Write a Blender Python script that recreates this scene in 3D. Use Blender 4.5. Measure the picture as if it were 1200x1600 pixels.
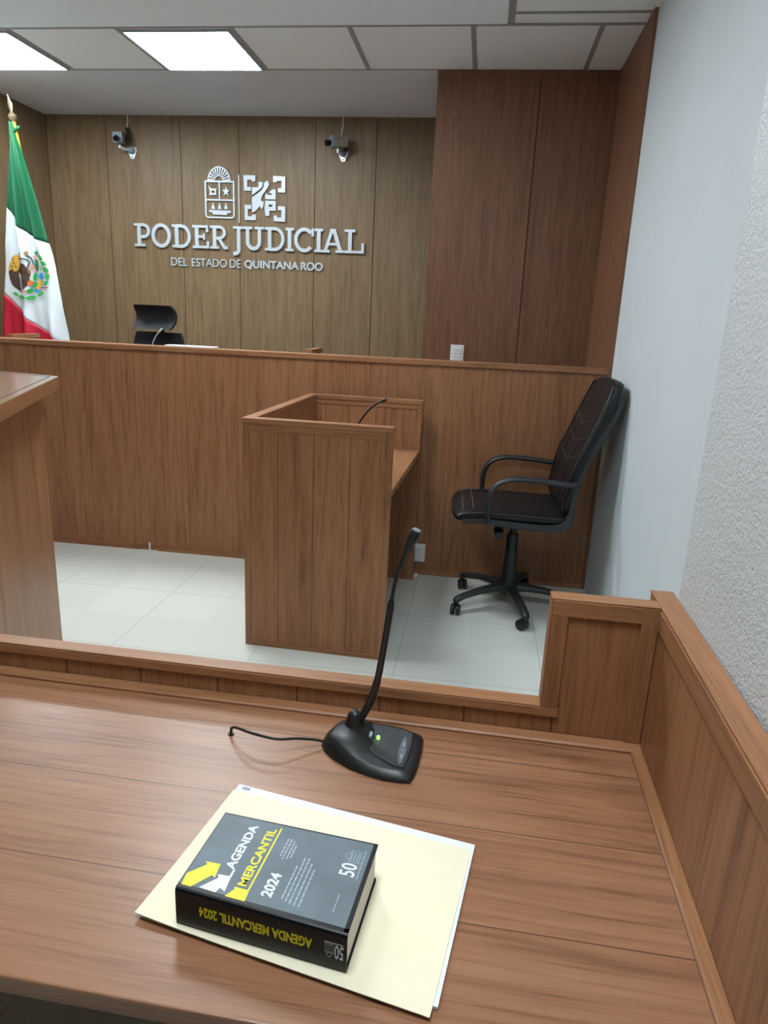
import bpy, bmesh, math, random
from mathutils import Vector, Matrix
random.seed(7)
for o in list(bpy.data.objects):
    bpy.data.objects.remove(o)
scene = bpy.context.scene
COL = scene.collection

# ------------------------------------------------------------------ camera
cd = bpy.data.cameras.new('camera')
cam = bpy.data.objects.new('camera', cd)
COL.objects.link(cam)
cd.sensor_fit = 'VERTICAL'; cd.sensor_height = 36.0; cd.sensor_width = 27.0
cd.lens = 24.402; cd.clip_start = 0.02; cd.clip_end = 60
R_ = Vector((0.98947806, 0.13817386, 0.04290877)); U_ = Vector((-0.07832389, 0.26219726, 0.96183053)); F_ = Vector((-0.12164927, 0.95507098, -0.27026075))
cam.matrix_world = Matrix(((R_.x, U_.x, -F_.x, 0.0), (R_.y, U_.y, -F_.y, 0.0), (R_.z, U_.z, -F_.z, 1.3925), (0, 0, 0, 1)))
scene.camera = cam

# ------------------------------------------------------------------ light and exposure
w = bpy.data.worlds.new('world'); scene.world = w; w.use_nodes = True
w.node_tree.nodes['Background'].inputs[0].default_value = (0.8, 0.9, 1.0, 1)
w.node_tree.nodes['Background'].inputs[1].default_value = 0.0
PANEL_STRENGTH = 33.0
PANEL_COLOR = (0.90, 0.97, 1.0)
scene.view_settings.view_transform = 'Standard'
scene.view_settings.look = 'None'
scene.view_settings.gamma = 1.0
scene.view_settings.use_curve_mapping = False
scene.view_settings.exposure = 0.0

# ------------------------------------------------------------------ materials
def s2l(c):
    def f(x):
        x /= 255.0
        return x / 12.92 if x <= 0.04045 else ((x + 0.055) / 1.055) ** 2.4
    return (f(c[0]), f(c[1]), f(c[2]), 1.0)

def new_mat(name):
    m = bpy.data.materials.new(name); m.use_nodes = True
    return m, m.node_tree.nodes, m.node_tree.links, m.node_tree.nodes['Principled BSDF']

def plain(name, rgb, rough=0.5, metal=0.0, spec=0.5, noise=0.0, nscale=30.0, bump=0.0, bscale=200.0, emit=None, coat=0.0):
    m, n, l, b = new_mat(name)
    c = s2l(rgb)
    b.inputs['Base Color'].default_value = c
    b.inputs['Roughness'].default_value = rough
    b.inputs['Metallic'].default_value = metal
    b.inputs['Specular IOR Level'].default_value = spec
    b.inputs['Coat Weight'].default_value = coat
    tc = n.new('ShaderNodeTexCoord')
    if noise > 0:
        t = n.new('ShaderNodeTexNoise'); t.inputs['Scale'].default_value = nscale; t.inputs['Detail'].default_value = 4
        l.new(tc.outputs['Object'], t.inputs['Vector'])
        r = n.new('ShaderNodeValToRGB')
        r.color_ramp.elements[0].position = 0.3; r.color_ramp.elements[1].position = 0.7
        r.color_ramp.elements[0].color = tuple(x * (1 - noise) for x in c[:3]) + (1,)
        r.color_ramp.elements[1].color = tuple(min(1, x * (1 + noise)) for x in c[:3]) + (1,)
        l.new(t.outputs['Fac'], r.inputs['Fac']); l.new(r.outputs['Color'], b.inputs['Base Color'])
    if bump > 0:
        t2 = n.new('ShaderNodeTexNoise'); t2.inputs['Scale'].default_value = bscale; t2.inputs['Detail'].default_value = 3
        l.new(tc.outputs['Object'], t2.inputs['Vector'])
        bp = n.new('ShaderNodeBump'); bp.inputs['Strength'].default_value = bump; bp.inputs['Distance'].default_value = 0.01
        l.new(t2.outputs['Fac'], bp.inputs['Height']); l.new(bp.outputs['Normal'], b.inputs['Normal'])
    if emit:
        b.inputs['Emission Color'].default_value = (*emit[0], 1); b.inputs['Emission Strength'].default_value = emit[1]
    return m

def wood(name, dark, mid, light, grain='z', plank=0.0, plank_axis='xy', off=0.0, groove=0.0032, rough=0.42, spec=0.4, vary=0.10, fig=1.0):
    """laminate with grain along one axis and, if plank > 0, thin gaps between boards"""
    m, n, l, b = new_mat(name)
    b.inputs['Roughness'].default_value = rough
    b.inputs['Specular IOR Level'].default_value = spec
    tc = n.new('ShaderNodeTexCoord'); sp = n.new('ShaderNodeSeparateXYZ')
    l.new(tc.outputs['Object'], sp.inputs[0])
    def math_(op, a, bb=None, c=None):
        q = n.new('ShaderNodeMath'); q.operation = op
        for i, v in enumerate((a, bb, c)):
            if v is None: continue
            if isinstance(v, (int, float)): q.inputs[i].default_value = v
            else: l.new(v, q.inputs[i])
        return q.outputs[0]
    X, Y, Z = sp.outputs
    vec = tc.outputs['Object']
    ident = None; gmask = None
    if plank > 0:
        co = {'xy': lambda: math_('ADD', X, Y), 'x': lambda: X, 'y': lambda: Y}[plank_axis]()
        t = math_('DIVIDE', math_('ADD', co, off + 100 * plank), plank)
        ident = math_('FLOOR', t); fr = math_('FRACT', t)
        d = math_('MULTIPLY', math_('ABSOLUTE', math_('SUBTRACT', fr, 0.5)), 2.0)
        gmask = math_('GREATER_THAN', d, 1.0 - groove / plank)
        cb = n.new('ShaderNodeCombineXYZ')
        sh = math_('MULTIPLY', ident, 3.713)
        for i in range(3): l.new(sh, cb.inputs[i])
        va = n.new('ShaderNodeVectorMath'); va.operation = 'ADD'
        l.new(vec, va.inputs[0]); l.new(cb.outputs[0], va.inputs[1]); vec = va.outputs[0]
    wp = n.new('ShaderNodeMapping'); wp.inputs['Scale'].default_value = {'x': (1.1, 5, 5), 'y': (5, 1.1, 5), 'z': (5, 5, 1.1)}[grain]
    l.new(vec, wp.inputs['Vector'])
    wnz = n.new('ShaderNodeTexNoise'); wnz.inputs['Scale'].default_value = 1.0; wnz.inputs['Detail'].default_value = 2.0
    l.new(wp.outputs[0], wnz.inputs['Vector'])
    wsc = n.new('ShaderNodeVectorMath'); wsc.operation = 'SCALE'; wsc.inputs['Scale'].default_value = 0.05 * fig
    l.new(wnz.outputs['Color'], wsc.inputs[0])
    wad = n.new('ShaderNodeVectorMath'); wad.operation = 'ADD'; l.new(vec, wad.inputs[0]); l.new(wsc.outputs[0], wad.inputs[1]); vec = wad.outputs[0]
    sc = {'x': (0.055, 1, 1), 'y': (1, 0.055, 1), 'z': (1, 1, 0.055)}[grain]
    def noise(mult, scale, detail, dist, along=1.0):
        mp = n.new('ShaderNodeMapping')
        s = [v * (along if v < 1 else 1.0) * mult for v in sc]
        mp.inputs['Scale'].default_value = s
        l.new(vec, mp.inputs['Vector'])
        t = n.new('ShaderNodeTexNoise'); t.inputs['Scale'].default_value = scale
        t.inputs['Detail'].default_value = detail; t.inputs['Distortion'].default_value = dist; t.inputs['Roughness'].default_value = 0.62
        l.new(mp.outputs[0], t.inputs['Vector']); return t.outputs['Fac']
    n1 = noise(1, 20, 5, 1.3 * fig, 1.5)
    n2 = noise(1, 95, 4, 0.25, 0.35)
    n3 = noise(1, 330, 2, 0.0, 0.5)
    f = math_('ADD', math_('MULTIPLY', n1, 0.38), math_('ADD', math_('MULTIPLY', n2, 0.34), math_('MULTIPLY', n3, 0.28)))
    r = n.new('ShaderNodeValToRGB'); e = r.color_ramp.elements
    e[0].position = 0.36; e[0].color = s2l(dark)
    e[1].position = 0.66; e[1].color = s2l(light)
    k = e.new(0.5); k.color = s2l(mid)
    l.new(f, r.inputs['Fac'])
    out = r.outputs['Color']
    if ident is not None:
        wn = n.new('ShaderNodeTexWhiteNoise'); wn.noise_dimensions = '1D'; l.new(ident, wn.inputs['W'])
        v = math_('ADD', math_('MULTIPLY', wn.outputs['Value'], vary), 1.0 - vary / 2)
        mx = n.new('ShaderNodeVectorMath'); mx.operation = 'SCALE'
        l.new(out, mx.inputs[0]); l.new(v, mx.inputs['Scale']); out = mx.outputs[0]
        if groove > 0:
            mg = n.new('ShaderNodeMixRGB'); l.new(gmask, mg.inputs[0]); l.new(out, mg.inputs[1])
            mg.inputs[2].default_value = tuple(x * 0.45 for x in s2l(dark)[:3]) + (1,)  # dark line colour stands in for the shade inside the grooves
            out = mg.outputs[0]
    l.new(out, b.inputs['Base Color'])
    bp = n.new('ShaderNodeBump'); bp.inputs['Strength'].default_value = 0.05; bp.inputs['Distance'].default_value = 0.004
    h = f if gmask is None else math_('SUBTRACT', f, math_('MULTIPLY', gmask, 2.0))
    l.new(h, bp.inputs['Height']); l.new(bp.outputs['Normal'], b.inputs['Normal'])
    return m

WD, WM, WL = (112, 74, 50), (151, 105, 72), (168, 121, 87)        # walnut laminate of the furniture
M = {}
M['bench'] = wood('walnut_boards_vertical', WD, WM, WL, 'z', 0.1475, 'xy', 0.055, 0.0015, vary=0.06)
M['bench_rail'] = wood('walnut_rail', WD, WM, WL, 'x', 0)
M['stand'] = wood('walnut_boards_stand', WD, WM, WL, 'z', 0.1475, 'xy', 0.0, 0.0028)
M['rail_x'] = wood('walnut_rail_across', WD, WM, WL, 'x', 0)
M['rail_y'] = wood('walnut_rail_along', WD, WM, WL, 'y', 0)
M['rail_z'] = wood('walnut_rail_upright', WD, WM, WL, 'z', 0)
M['desk_top'] = wood('walnut_desk_top', (108, 72, 51), (148, 103, 74), (165, 121, 91), 'x', 0.160, 'y', 0.143, 0.0014, rough=0.34, spec=0.5, fig=0.7)
M['panel_z'] = wood('walnut_panel', WD, WM, WL, 'z', 0)
M['desk_boards'] = wood('walnut_boards_desk', WD, WM, WL, 'z', 0.1475, 'x', 0.1375, 0.0026)
M['clerk_top'] = wood('walnut_counter_top', WD, WM, WL, 'x', 0.0, rough=0.22, spec=0.5)
M['clerk_top'].node_tree.nodes['Principled BSDF'].inputs['Coat Weight'].default_value = 1.0
M['clerk_top'].node_tree.nodes['Principled BSDF'].inputs['Coat Roughness'].default_value = 0.2
M['clerk_top'].node_tree.nodes['Principled BSDF'].inputs['Coat IOR'].default_value = 1.9
M['back'] = wood('olive_brown_wall_panel', (98, 80, 56), (124, 103, 76), (142, 120, 91), 'z', 0, rough=0.45, vary=0.06)
M['pier'] = wood('dark_brown_wall_panel', (92, 61, 43), (122, 83, 60), (138, 97, 71), 'z', 0, rough=0.45)
M['gap'] = plain('dark_panel_gap', (40, 28, 20), 0.8)
M['white_wall'] = plain('smooth_white_paint', (214, 223, 228), 0.55, noise=0.02, nscale=3, bump=0.03, bscale=40)
M['ceil_tile'] = plain('mineral_ceiling_tile', (236, 241, 241), 0.9, noise=0.03, nscale=180, bump=0.12, bscale=350)
M['plaster'] = plain('grey_white_plaster', (206, 210, 215), 0.8, noise=0.02, nscale=4)
M['plaster_white'] = plain('bright_white_plaster', (236, 247, 252), 0.7, noise=0.01, nscale=4)
M['tbar'] = plain('grey_ceiling_grid', (150, 152, 150), 0.5)
M['black_plastic'] = plain('black_plastic', (25, 26, 28), 0.40, bump=0.03, bscale=400)
M['grey_plastic'] = plain('charcoal_plastic', (41, 43, 47), 0.45, bump=0.03, bscale=400)
M['leather'] = plain('black_leather', (22, 21, 25), 0.42, spec=0.35, noise=0.15, nscale=25, bump=0.10, bscale=160)
M['stitch'] = plain('worn_seam', (96, 92, 90), 0.6)
M['seam'] = plain('leather_seam', (62, 60, 62), 0.5)
M['mesh_black'] = plain('black_mesh_fabric', (18, 21, 27), 0.75, bump=0.25, bscale=500)
M['silver'] = plain('brushed_silver', (202, 212, 220), 0.38, metal=0.35)
M['steel'] = plain('polished_steel', (214, 223, 229), 0.28, metal=0.45)
M['white_plastic'] = plain('white_plastic', (226, 228, 226), 0.35)
M['paper'] = plain('white_paper', (232, 236, 242), 0.8)
M['manila'] = plain('manila_card', (238, 231, 204), 0.75, noise=0.012, nscale=60)
M['panel_frame'] = plain('white_lamp_frame', (170, 176, 186), 0.5)
M['diffuser'] = plain('led_diffuser', (255, 255, 255), 0.5, emit=(PANEL_COLOR, PANEL_STRENGTH))

def stucco():
    m, n, l, b = new_mat('rough_white_stucco')
    b.inputs['Base Color'].default_value = s2l((204, 208, 211)); b.inputs['Roughness'].default_value = 0.7
    tc = n.new('ShaderNodeTexCoord')
    a = n.new('ShaderNodeTexNoise'); a.inputs['Scale'].default_value = 260; a.inputs['Detail'].default_value = 3
    v = n.new('ShaderNodeTexNoise'); v.inputs['Scale'].default_value = 110; v.inputs['Detail'].default_value = 2
    l.new(tc.outputs['Object'], a.inputs['Vector']); l.new(tc.outputs['Object'], v.inputs['Vector'])
    ad = n.new('ShaderNodeMath'); ad.operation = 'ADD'; l.new(a.outputs['Fac'], ad.inputs[0]); l.new(v.outputs['Fac'], ad.inputs[1])
    bp = n.new('ShaderNodeBump'); bp.inputs['Strength'].default_value = 0.38; bp.inputs['Distance'].default_value = 0.006
    l.new(ad.outputs[0], bp.inputs['Height']); l.new(bp.outputs['Normal'], b.inputs['Normal'])
    return m
M['stucco'] = stucco()

def floor_tiles():
    m, n, l, b = new_mat('polished_porcelain_tile')
    b.inputs['Roughness'].default_value = 0.2; b.inputs['Specular IOR Level'].default_value = 0.5
    tc = n.new('ShaderNodeTexCoord'); sp = n.new('ShaderNodeSeparateXYZ'); l.new(tc.outputs['Object'], sp.inputs[0])
    g = 0.6025; ms = []; ids = []
    def mm(op, a, v):
        q = n.new('ShaderNodeMath'); q.operation = op
        l.new(a, q.inputs[0])
        if isinstance(v, float): q.inputs[1].default_value = v
        elif v is not None: l.new(v, q.inputs[1])
        return q.outputs[0]
    for k, o in ((0, 0.2561), (1, -3.1175)):
        t = mm('DIVIDE', mm('ADD', sp.outputs[k], o + 60 * g + g / 2), g)
        ids.append(mm('FLOOR', t, None))
        d = mm('ABSOLUTE', mm('SUBTRACT', mm('FRACT', t, None), 0.5), None)
        ms.append(mm('LESS_THAN', d, 0.0022))
    mk = mm('MAXIMUM', ms[0], ms[1])
    wn = n.new('ShaderNodeTexWhiteNoise'); wn.noise_dimensions = '2D'
    cb = n.new('ShaderNodeCombineXYZ'); l.new(ids[0], cb.inputs[0]); l.new(ids[1], cb.inputs[1]); l.new(cb.outputs[0], wn.inputs['Vector'])
    r = n.new('ShaderNodeValToRGB'); r.color_ramp.elements[0].color = s2l((211, 216, 210)); r.color_ramp.elements[1].color = s2l((217, 222, 216))
    l.new(wn.outputs['Value'], r.inputs['Fac'])
    mx = n.new('ShaderNodeMixRGB'); l.new(mk, mx.inputs[0]); l.new(r.outputs['Color'], mx.inputs[1]); mx.inputs[2].default_value = s2l((172, 172, 165))
    l.new(mx.outputs[0], b.inputs['Base Color'])
    return m
M['floor'] = floor_tiles()

# ------------------------------------------------------------------ mesh helpers
class MB:
    """collects shapes for ONE mesh object"""
    def __init__(s): s.v = []; s.f = []; s.m = []; s.mats = []
    def mi(s, m):
        if m not in s.mats: s.mats.append(m)
        return s.mats.index(m)
    def add(s, vs, fs, m):
        k = len(s.v); s.v += [tuple(x) for x in vs]; i = s.mi(m)
        for f in fs: s.f.append(tuple(k + q for q in f)); s.m.append(i)
        return s
    def box(s, x0, x1, y0, y1, z0, z1, m):
        vs = [(x, y, z) for z in (z0, z1) for y in (y0, y1) for x in (x0, x1)]
        return s.add(vs, [(0, 2, 3, 1), (4, 5, 7, 6), (0, 1, 5, 4), (2, 6, 7, 3), (0, 4, 6, 2), (1, 3, 7, 5)], m)
    def prism(s, pts, z0, z1, m, tf=None):
        """polygon pts (2D) extruded z0..z1, optional transform tf(x,y,z)"""
        a = sum(pts[i][0] * pts[(i + 1) % len(pts)][1] - pts[(i + 1) % len(pts)][0] * pts[i][1] for i in range(len(pts)))
        if a < 0: pts = pts[::-1]
        N = len(pts); vs = [(p[0], p[1], z0) for p in pts] + [(p[0], p[1], z1) for p in pts]
        if tf: vs = [tf(*v) for v in vs]
        fs = [tuple(range(N))[::-1], tuple(range(N, 2 * N))] + [(i, (i + 1) % N, N + (i + 1) % N, N + i) for i in range(N)]
        return s.add(vs, fs, m)
    def rings(s, rings, m, cap=True, closed=True):
        N = len(rings[0]); vs = [p for r in rings for p in r]; fs = []
        for i in range(len(rings) - 1):
            for j in range(N if closed else N - 1):
                k = (j + 1) % N
                fs.append((i * N + j, i * N + k, (i + 1) * N + k, (i + 1) * N + j))
        if cap and closed: fs += [tuple(range(N))[::-1], tuple(range((len(rings) - 1) * N, len(rings) * N))]
        return s.add(vs, fs, m)
    def tube(s, pts, r, m, n=10, flat=1.0, cap=True):
        pts = [Vector(p) for p in pts]; rr = r if isinstance(r, (list, tuple)) else [r] * len(pts)
        t0 = (pts[1] - pts[0]).normalized()
        up = Vector((0, 0, 1)) if abs(t0.z) < 0.9 else Vector((0, 1, 0))
        a = t0.cross(up).normalized(); rings = []
        for i, p in enumerate(pts):
            t = (pts[min(i + 1, len(pts) - 1)] - pts[max(i - 1, 0)]).normalized()
            a = (a - t * a.dot(t)).normalized(); b = t.cross(a)
            rings.append([p + a * (rr[i] * math.cos(2 * math.pi * k / n)) + b * (rr[i] * flat * math.sin(2 * math.pi * k / n)) for k in range(n)])
        return s.rings(rings, m, cap)
    def lathe(s, prof, m, c=(0, 0, 0), n=24):
        rings = [[(c[0] + r * math.cos(2 * math.pi * k / n), c[1] + r * math.sin(2 * math.pi * k / n), c[2] + z) for k in range(n)] for r, z in prof]
        return s.rings(rings, m)
    def build(s, name, parent=None, bevel=0.0, smooth=False, seg=2, subsurf=0, fix=True):
        me = bpy.data.meshes.new(name); me.from_pydata(s.v, [], s.f)
        for m in s.mats: me.materials.append(m)
        for p, i in zip(me.polygons, s.m): p.material_index = i
        if fix:
            bm = bmesh.new(); bm.from_mesh(me); bmesh.ops.recalc_face_normals(bm, faces=bm.faces[:]); bm.to_mesh(me); bm.free()
        if smooth:
            for p in me.polygons: p.use_smooth = True
        me.update()
        o = bpy.data.objects.new(name, me); COL.objects.link(o)
        if parent: o.parent = parent
        if bevel > 0:
            md = o.modifiers.new('bevel', 'BEVEL'); md.width = bevel; md.segments = seg; md.limit_method = 'ANGLE'; md.angle_limit = math.radians(40)
        if subsurf:
            md = o.modifiers.new('subdivision', 'SUBSURF'); md.levels = subsurf; md.render_levels = subsurf
        if smooth and bevel == 0 and not subsurf:
            try:
                me.set_sharp_from_angle(angle=math.radians(42))
            except Exception: pass
        return o

def smooth_path(pts, n=6):
    P = [Vector(p) for p in pts]; out = []
    for i in range(len(P) - 1):
        p0, p1, p2, p3 = P[max(i - 1, 0)], P[i], P[i + 1], P[min(i + 2, len(P) - 1)]
        for k in range(n):
            t = k / n
            out.append(0.5 * ((2 * p1) + (-p0 + p2) * t + (2 * p0 - 5 * p1 + 4 * p2 - p3) * t * t + (-p0 + 3 * p1 - 3 * p2 + p3) * t ** 3))
    out.append(P[-1]); return out

def tag(o, label, cat, group=None):
    o['label'] = label; o['category'] = cat
    if group: o['group'] = group
    return o
def thing(name, label, cat, loc=(0, 0, 0), rz=0.0, group=None):
    o = bpy.data.objects.new(name, None); COL.objects.link(o); o.empty_display_size = 0.1
    o.location = loc; o.rotation_euler = (0, 0, rz)
    return tag(o, label, cat, group)
def struct(o): o['kind'] = 'structure'; return o
def part_label(o, s): o['label'] = s; return o
def copy_tree(o, parent=None):
    c = o.copy(); COL.objects.link(c)
    if parent: c.parent = parent
    for ch in list(o.children): copy_tree(ch, c)
    return c

def stroke(mb, pts, width, z0, z1, m, tf, closed=False):
    """flat ribbon along a 2D polyline, mitred, extruded"""
    P = [Vector(p) for p in pts]
    P = [p for i, p in enumerate(P) if i == 0 or (p - P[i - 1]).length > 1e-5]
    N = len(P); L = []; Rr = []
    for i in range(N):
        a = P[i - 1] if (i > 0 or closed) else None
        b = P[(i + 1) % N] if (i < N - 1 or closed) else None
        d1 = (P[i] - a).normalized() if a is not None else None
        d2 = (b - P[i]).normalized() if b is not None else None
        d1 = d1 or d2; d2 = d2 or d1
        n1 = Vector((-d1.y, d1.x)); n2 = Vector((-d2.y, d2.x)); q = n1 + n2
        if q.length < 1e-6: q = n1
        q.normalize(); k = 1.0 / max(0.4, q.dot(n1))
        L.append(P[i] + q * (width / 2 * k)); Rr.append(P[i] - q * (width / 2 * k))
    rings = [[tf(L[i].x, L[i].y, z1), tf(Rr[i].x, Rr[i].y, z1), tf(Rr[i].x, Rr[i].y, z0), tf(L[i].x, L[i].y, z0)] for i in range(N)]
    if closed: rings.append(rings[0])
    mb.rings(rings, m, cap=not closed)
def arc(cx, cy, rx, ry, a0, a1, n=14):
    return [(cx + rx * math.cos(math.radians(a0 + (a1 - a0) * k / n)), cy + ry * math.sin(math.radians(a0 + (a1 - a0) * k / n))) for k in range(n + 1)]

def text_shape(body, bold=0.0, depth=0.02):
    cu = bpy.data.curves.new('lettering', 'FONT'); cu.body = body; cu.size = 1.0; cu.extrude = depth; cu.offset = bold; cu.resolution_u = 5
    o = bpy.data.objects.new('lettering', cu); COL.objects.link(o)
    dg = bpy.context.evaluated_depsgraph_get(); me = bpy.data.meshes.new_from_object(o.evaluated_get(dg))
    vs = [tuple(v.co) for v in me.vertices]; fs = [tuple(p.vertices) for p in me.polygons]
    bpy.data.objects.remove(o); bpy.data.curves.remove(cu); bpy.data.meshes.remove(me)
    x0 = min(v[0] for v in vs); x1 = max(v[0] for v in vs); y0 = min(v[1] for v in vs); y1 = max(v[1] for v in vs); z0 = min(v[2] for v in vs); z1 = max(v[2] for v in vs)
    return [((v[0] - x0) / (x1 - x0), (v[1] - y0) / (y1 - y0), (v[2] - z0) / max(1e-9, z1 - z0)) for v in vs], fs
def put_text(mb, body, m, x0, x1, y0, y1, z0, z1, tf, bold=0.0):
    vs, fs = text_shape(body, bold)
    mb.add([tf(x0 + v[0] * (x1 - x0), y0 + v[1] * (y1 - y0), z0 + v[2] * (z1 - z0)) for v in vs], fs, m)

# ================================================================== SETTING
ZC = 2.7644; YP = 4.4906; YW = 5.4747; YB = 3.6835; XR = 0.638; XL = -3.431; XP = -0.3719; YREAR = -3.2; XT = -2.6045
b = MB(); b.box(XL - 0.1, 0.78, YREAR - 0.1, YW + 0.1, -0.1, 0.0, M['floor']); struct(b.build('floor'))
b = MB(); b.box(XL, XP + 0.4, YB + 0.03, YW, 0.0, 0.14, M['plaster']); struct(b.build('floor_platform'))

# ceiling: mineral tiles in the room, plaster strip above the bench, white plaster field over the well
b = MB()
b.box(XL - 0.1, 0.78, YP, YW + 0.1, ZC, ZC + 0.1, M['plaster'])
b.box(XL - 0.1, 0.78, YP - 0.635, YP, ZC, ZC + 0.1, M['ceil_tile'])
b.box(XL - 0.1, -0.005, 2.6, YP - 0.635, ZC - 0.004, ZC + 0.1, M['plaster_white'])
b.box(-0.005, 0.78, 2.6, YP - 0.635, ZC, ZC + 0.1, M['ceil_tile'])
b.box(XL - 0.1, 0.78, YREAR - 0.1, 2.6, ZC, ZC + 0.1, M['ceil_tile'])
struct(b.build('ceiling'))
b = MB(); t = 0.012
for k in range(-1, 6):
    x = XT + 0.61 * k; b.box(x - t, x + t, YP - 0.62, YP - 0.004, ZC - 0.004, ZC + 0.002, M['tbar'])
b.box(XL, XR, YP - 0.640, YP - 0.620, ZC - 0.0055, ZC + 0.002, M['tbar'])
b.box(XL, XP, YP - 0.008, YP + 0.006, ZC - 0.003, ZC + 0.002, M['tbar'])
b.box(0.0, 0.032, 2.6, YP - 0.641, ZC - 0.0045, ZC + 0.002, M['tbar'])
b.box(0.033, XR, YP - 0.770, YP - 0.752, ZC - 0.0045, ZC + 0.002, M['tbar'])
struct(b.build('trim_1'))

# panelled walls with real gaps between the boards
GX = [XL, -2.9479, -2.3570, -1.9041, -1.3212, -0.8685, XP + 0.05]
b = MB()
for i in range(6):
    b.box(GX[i] + 0.0025, GX[i + 1] - 0.0025, YW, YW + 0.02, 0.0, ZC, M['back'])
b.box(XL - 0.1, XP + 0.05, YW + 0.012, YW + 0.06, 0.0, ZC, M['gap'])
struct(b.build('wall_back'))
b = MB()
ys = [YREAR] + [YW - 0.61 * k for k in range(13, -1, -1)]
for i in range(len(ys) - 1):
    b.box(XL - 0.02, XL, ys[i] + 0.0025, ys[i + 1] - 0.0025, 0.0, ZC, M['white_wall'] if 2.9 < ys[i] < 4.2 else M['back'])  # white stretch out of view, added to reflect in the clerk counter top
b.box(XL - 0.1, XL - 0.012, YREAR - 0.1, YW + 0.06, 0.0, ZC, M['gap'])
struct(b.build('wall_left'))
b = MB()
b.box(XP, 0.2085, YP, YP + 0.02, 0.0, ZC - 0.002, M['pier']); b.box(0.2135, XR, YP, YP + 0.02, 0.0, ZC - 0.002, M['pier'])
b.box(XP, XP + 0.02, YP + 0.021, YW, 0.0, ZC - 0.002, M['pier']); b.box(XP + 0.021, 0.78, YP + 0.012, YW + 0.06, 0.0, ZC - 0.002, M['gap'])
struct(b.build('wall_pier'))
b = MB()
b.box(XR, 0.656, YB, YP + 0.02, 0.0, ZC - 0.002, M['pier'])
b.box(XR - 0.004, XR, YP - 0.03, YP, ZC - 0.03, ZC - 0.002, M['pier'])
struct(b.build('wall_right_cladding'))
b = MB(); b.box(0.656, 0.78, YREAR, YP + 0.1, 0.0, ZC, M['white_wall']); struct(b.build('wall_right'))
b = MB(); b.box(0.3475, 0.655, YREAR, 1.106, 0.0, ZC, M['stucco']); struct(b.build('wall_right_column'))
b = MB(); b.box(XL - 0.1, 0.78, YREAR - 0.1, YREAR, 0.0, ZC, M['back']); struct(b.build('wall_rear'))
b = MB(); b.box(XP - 0.002, XR, YP - 0.004, YP, ZC - 0.05, ZC - 0.002, M['pier']); struct(b.build('trim_2'))

# ------------------------------------------------------------------ ceiling lights
def ceiling_light(kx, y0, label):
    x0 = XT + 0.61 * kx
    t = thing('ceiling_light', label, 'ceiling light', (x0 + 0.305, y0 + 0.305, ZC - 0.012), 0, 'square LED ceiling panels')
    return t
def light_parts(t):
    f = MB(); s = 0.293
    for x0, x1, y0, y1 in ((-s, s, -s, -s + 0.012), (-s, s, s - 0.012, s), (-s, -s + 0.012, -s + 0.012, s - 0.012), (s - 0.012, s, -s + 0.012, s - 0.012)):
        f.box(x0, x1, y0, y1, 0.0, 0.0115, M['panel_frame'])
    f.build('frame', t)
    d = MB(); d.box(-s + 0.012, s - 0.012, -s + 0.012, s - 0.012, 0.003, 0.0115, M['diffuser']); d.build('diffuser', t)
LIGHTS = [(1, YP - 0.61, 'glowing square LED ceiling panel, the whole one above the wall lettering'),
          (-1, YP - 0.61, 'glowing square LED ceiling panel cut by the left edge, above the flag'),
          (2, 2.40, 'unseen square LED ceiling panel added to light the aisle between clerk counter and witness stand'),  # extra panel out of view, added to brighten floor and stand
          (3.4, 0.15, 'unseen square LED ceiling panel added to brighten the foreground desk')]  # extra panel out of view, added because the desk was too dark
first = None
for kx, y0, lab in LIGHTS:
    t = ceiling_light(kx, y0, lab)
    if first is None: light_parts(t); first = t
    else:
        for ch in list(first.children):
            c = ch.copy(); COL.objects.link(c); c.parent = t

# ================================================================== JUDGE'S BENCH
ZB = 1.186
bench = thing('judge_bench', 'long walnut judge bench front spanning the room below the wall lettering', 'bench', (-1.4, YB, 0))
def rel(root):
    x, y, z = root.location
    return lambda mb: ([mb.v.__setitem__(i, (v[0] - x, v[1] - y, v[2] - z)) for i, v in enumerate(mb.v)], mb)[1]
R = rel(bench)
b = MB(); b.box(XL, XR, YB + 0.006, YB + 0.028, 0.03, ZB - 0.026, M['bench']); R(b).build('front_panel', bench)
b = MB(); b.box(XL, XR, YB - 0.004, YB + 0.115, ZB - 0.026, ZB, M['bench_rail']); R(b).build('cap_rail', bench, 0.002)
b = MB(); b.box(XL, XR, YB + 0.002, YB + 0.024, 0.0, 0.03, M['bench_rail']); R(b).build('base_rail', bench, 0.001)
for x in (-0.95, -2.72):
    b = MB(); b.box(x, x + 0.022, YB + 0.117, 4.06, 0.142, ZB - 0.005, M['stand']); b.box(x - 0.008, x + 0.03, YB + 0.117, 4.06, ZB - 0.005, ZB + 0.018, M['rail_y'])
    R(b).build('side_partition', bench)
b = MB(); b.box(-2.69, -0.96, YB + 0.03, 4.05, 0.86, 0.89, M['rail_x']); R(b).build('counter', bench, 0.002)
# items on the bench
b = MB(); b.box(-1.73, -1.45, YB + 0.03, YB + 0.112, ZB + 0.0005, ZB + 0.008, M['paper'])
o = b.build('document_folder', None, 0.003); tag(o, 'thin white document folder lying on the judge bench cap in front of the headrest chair', 'folder')

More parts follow.
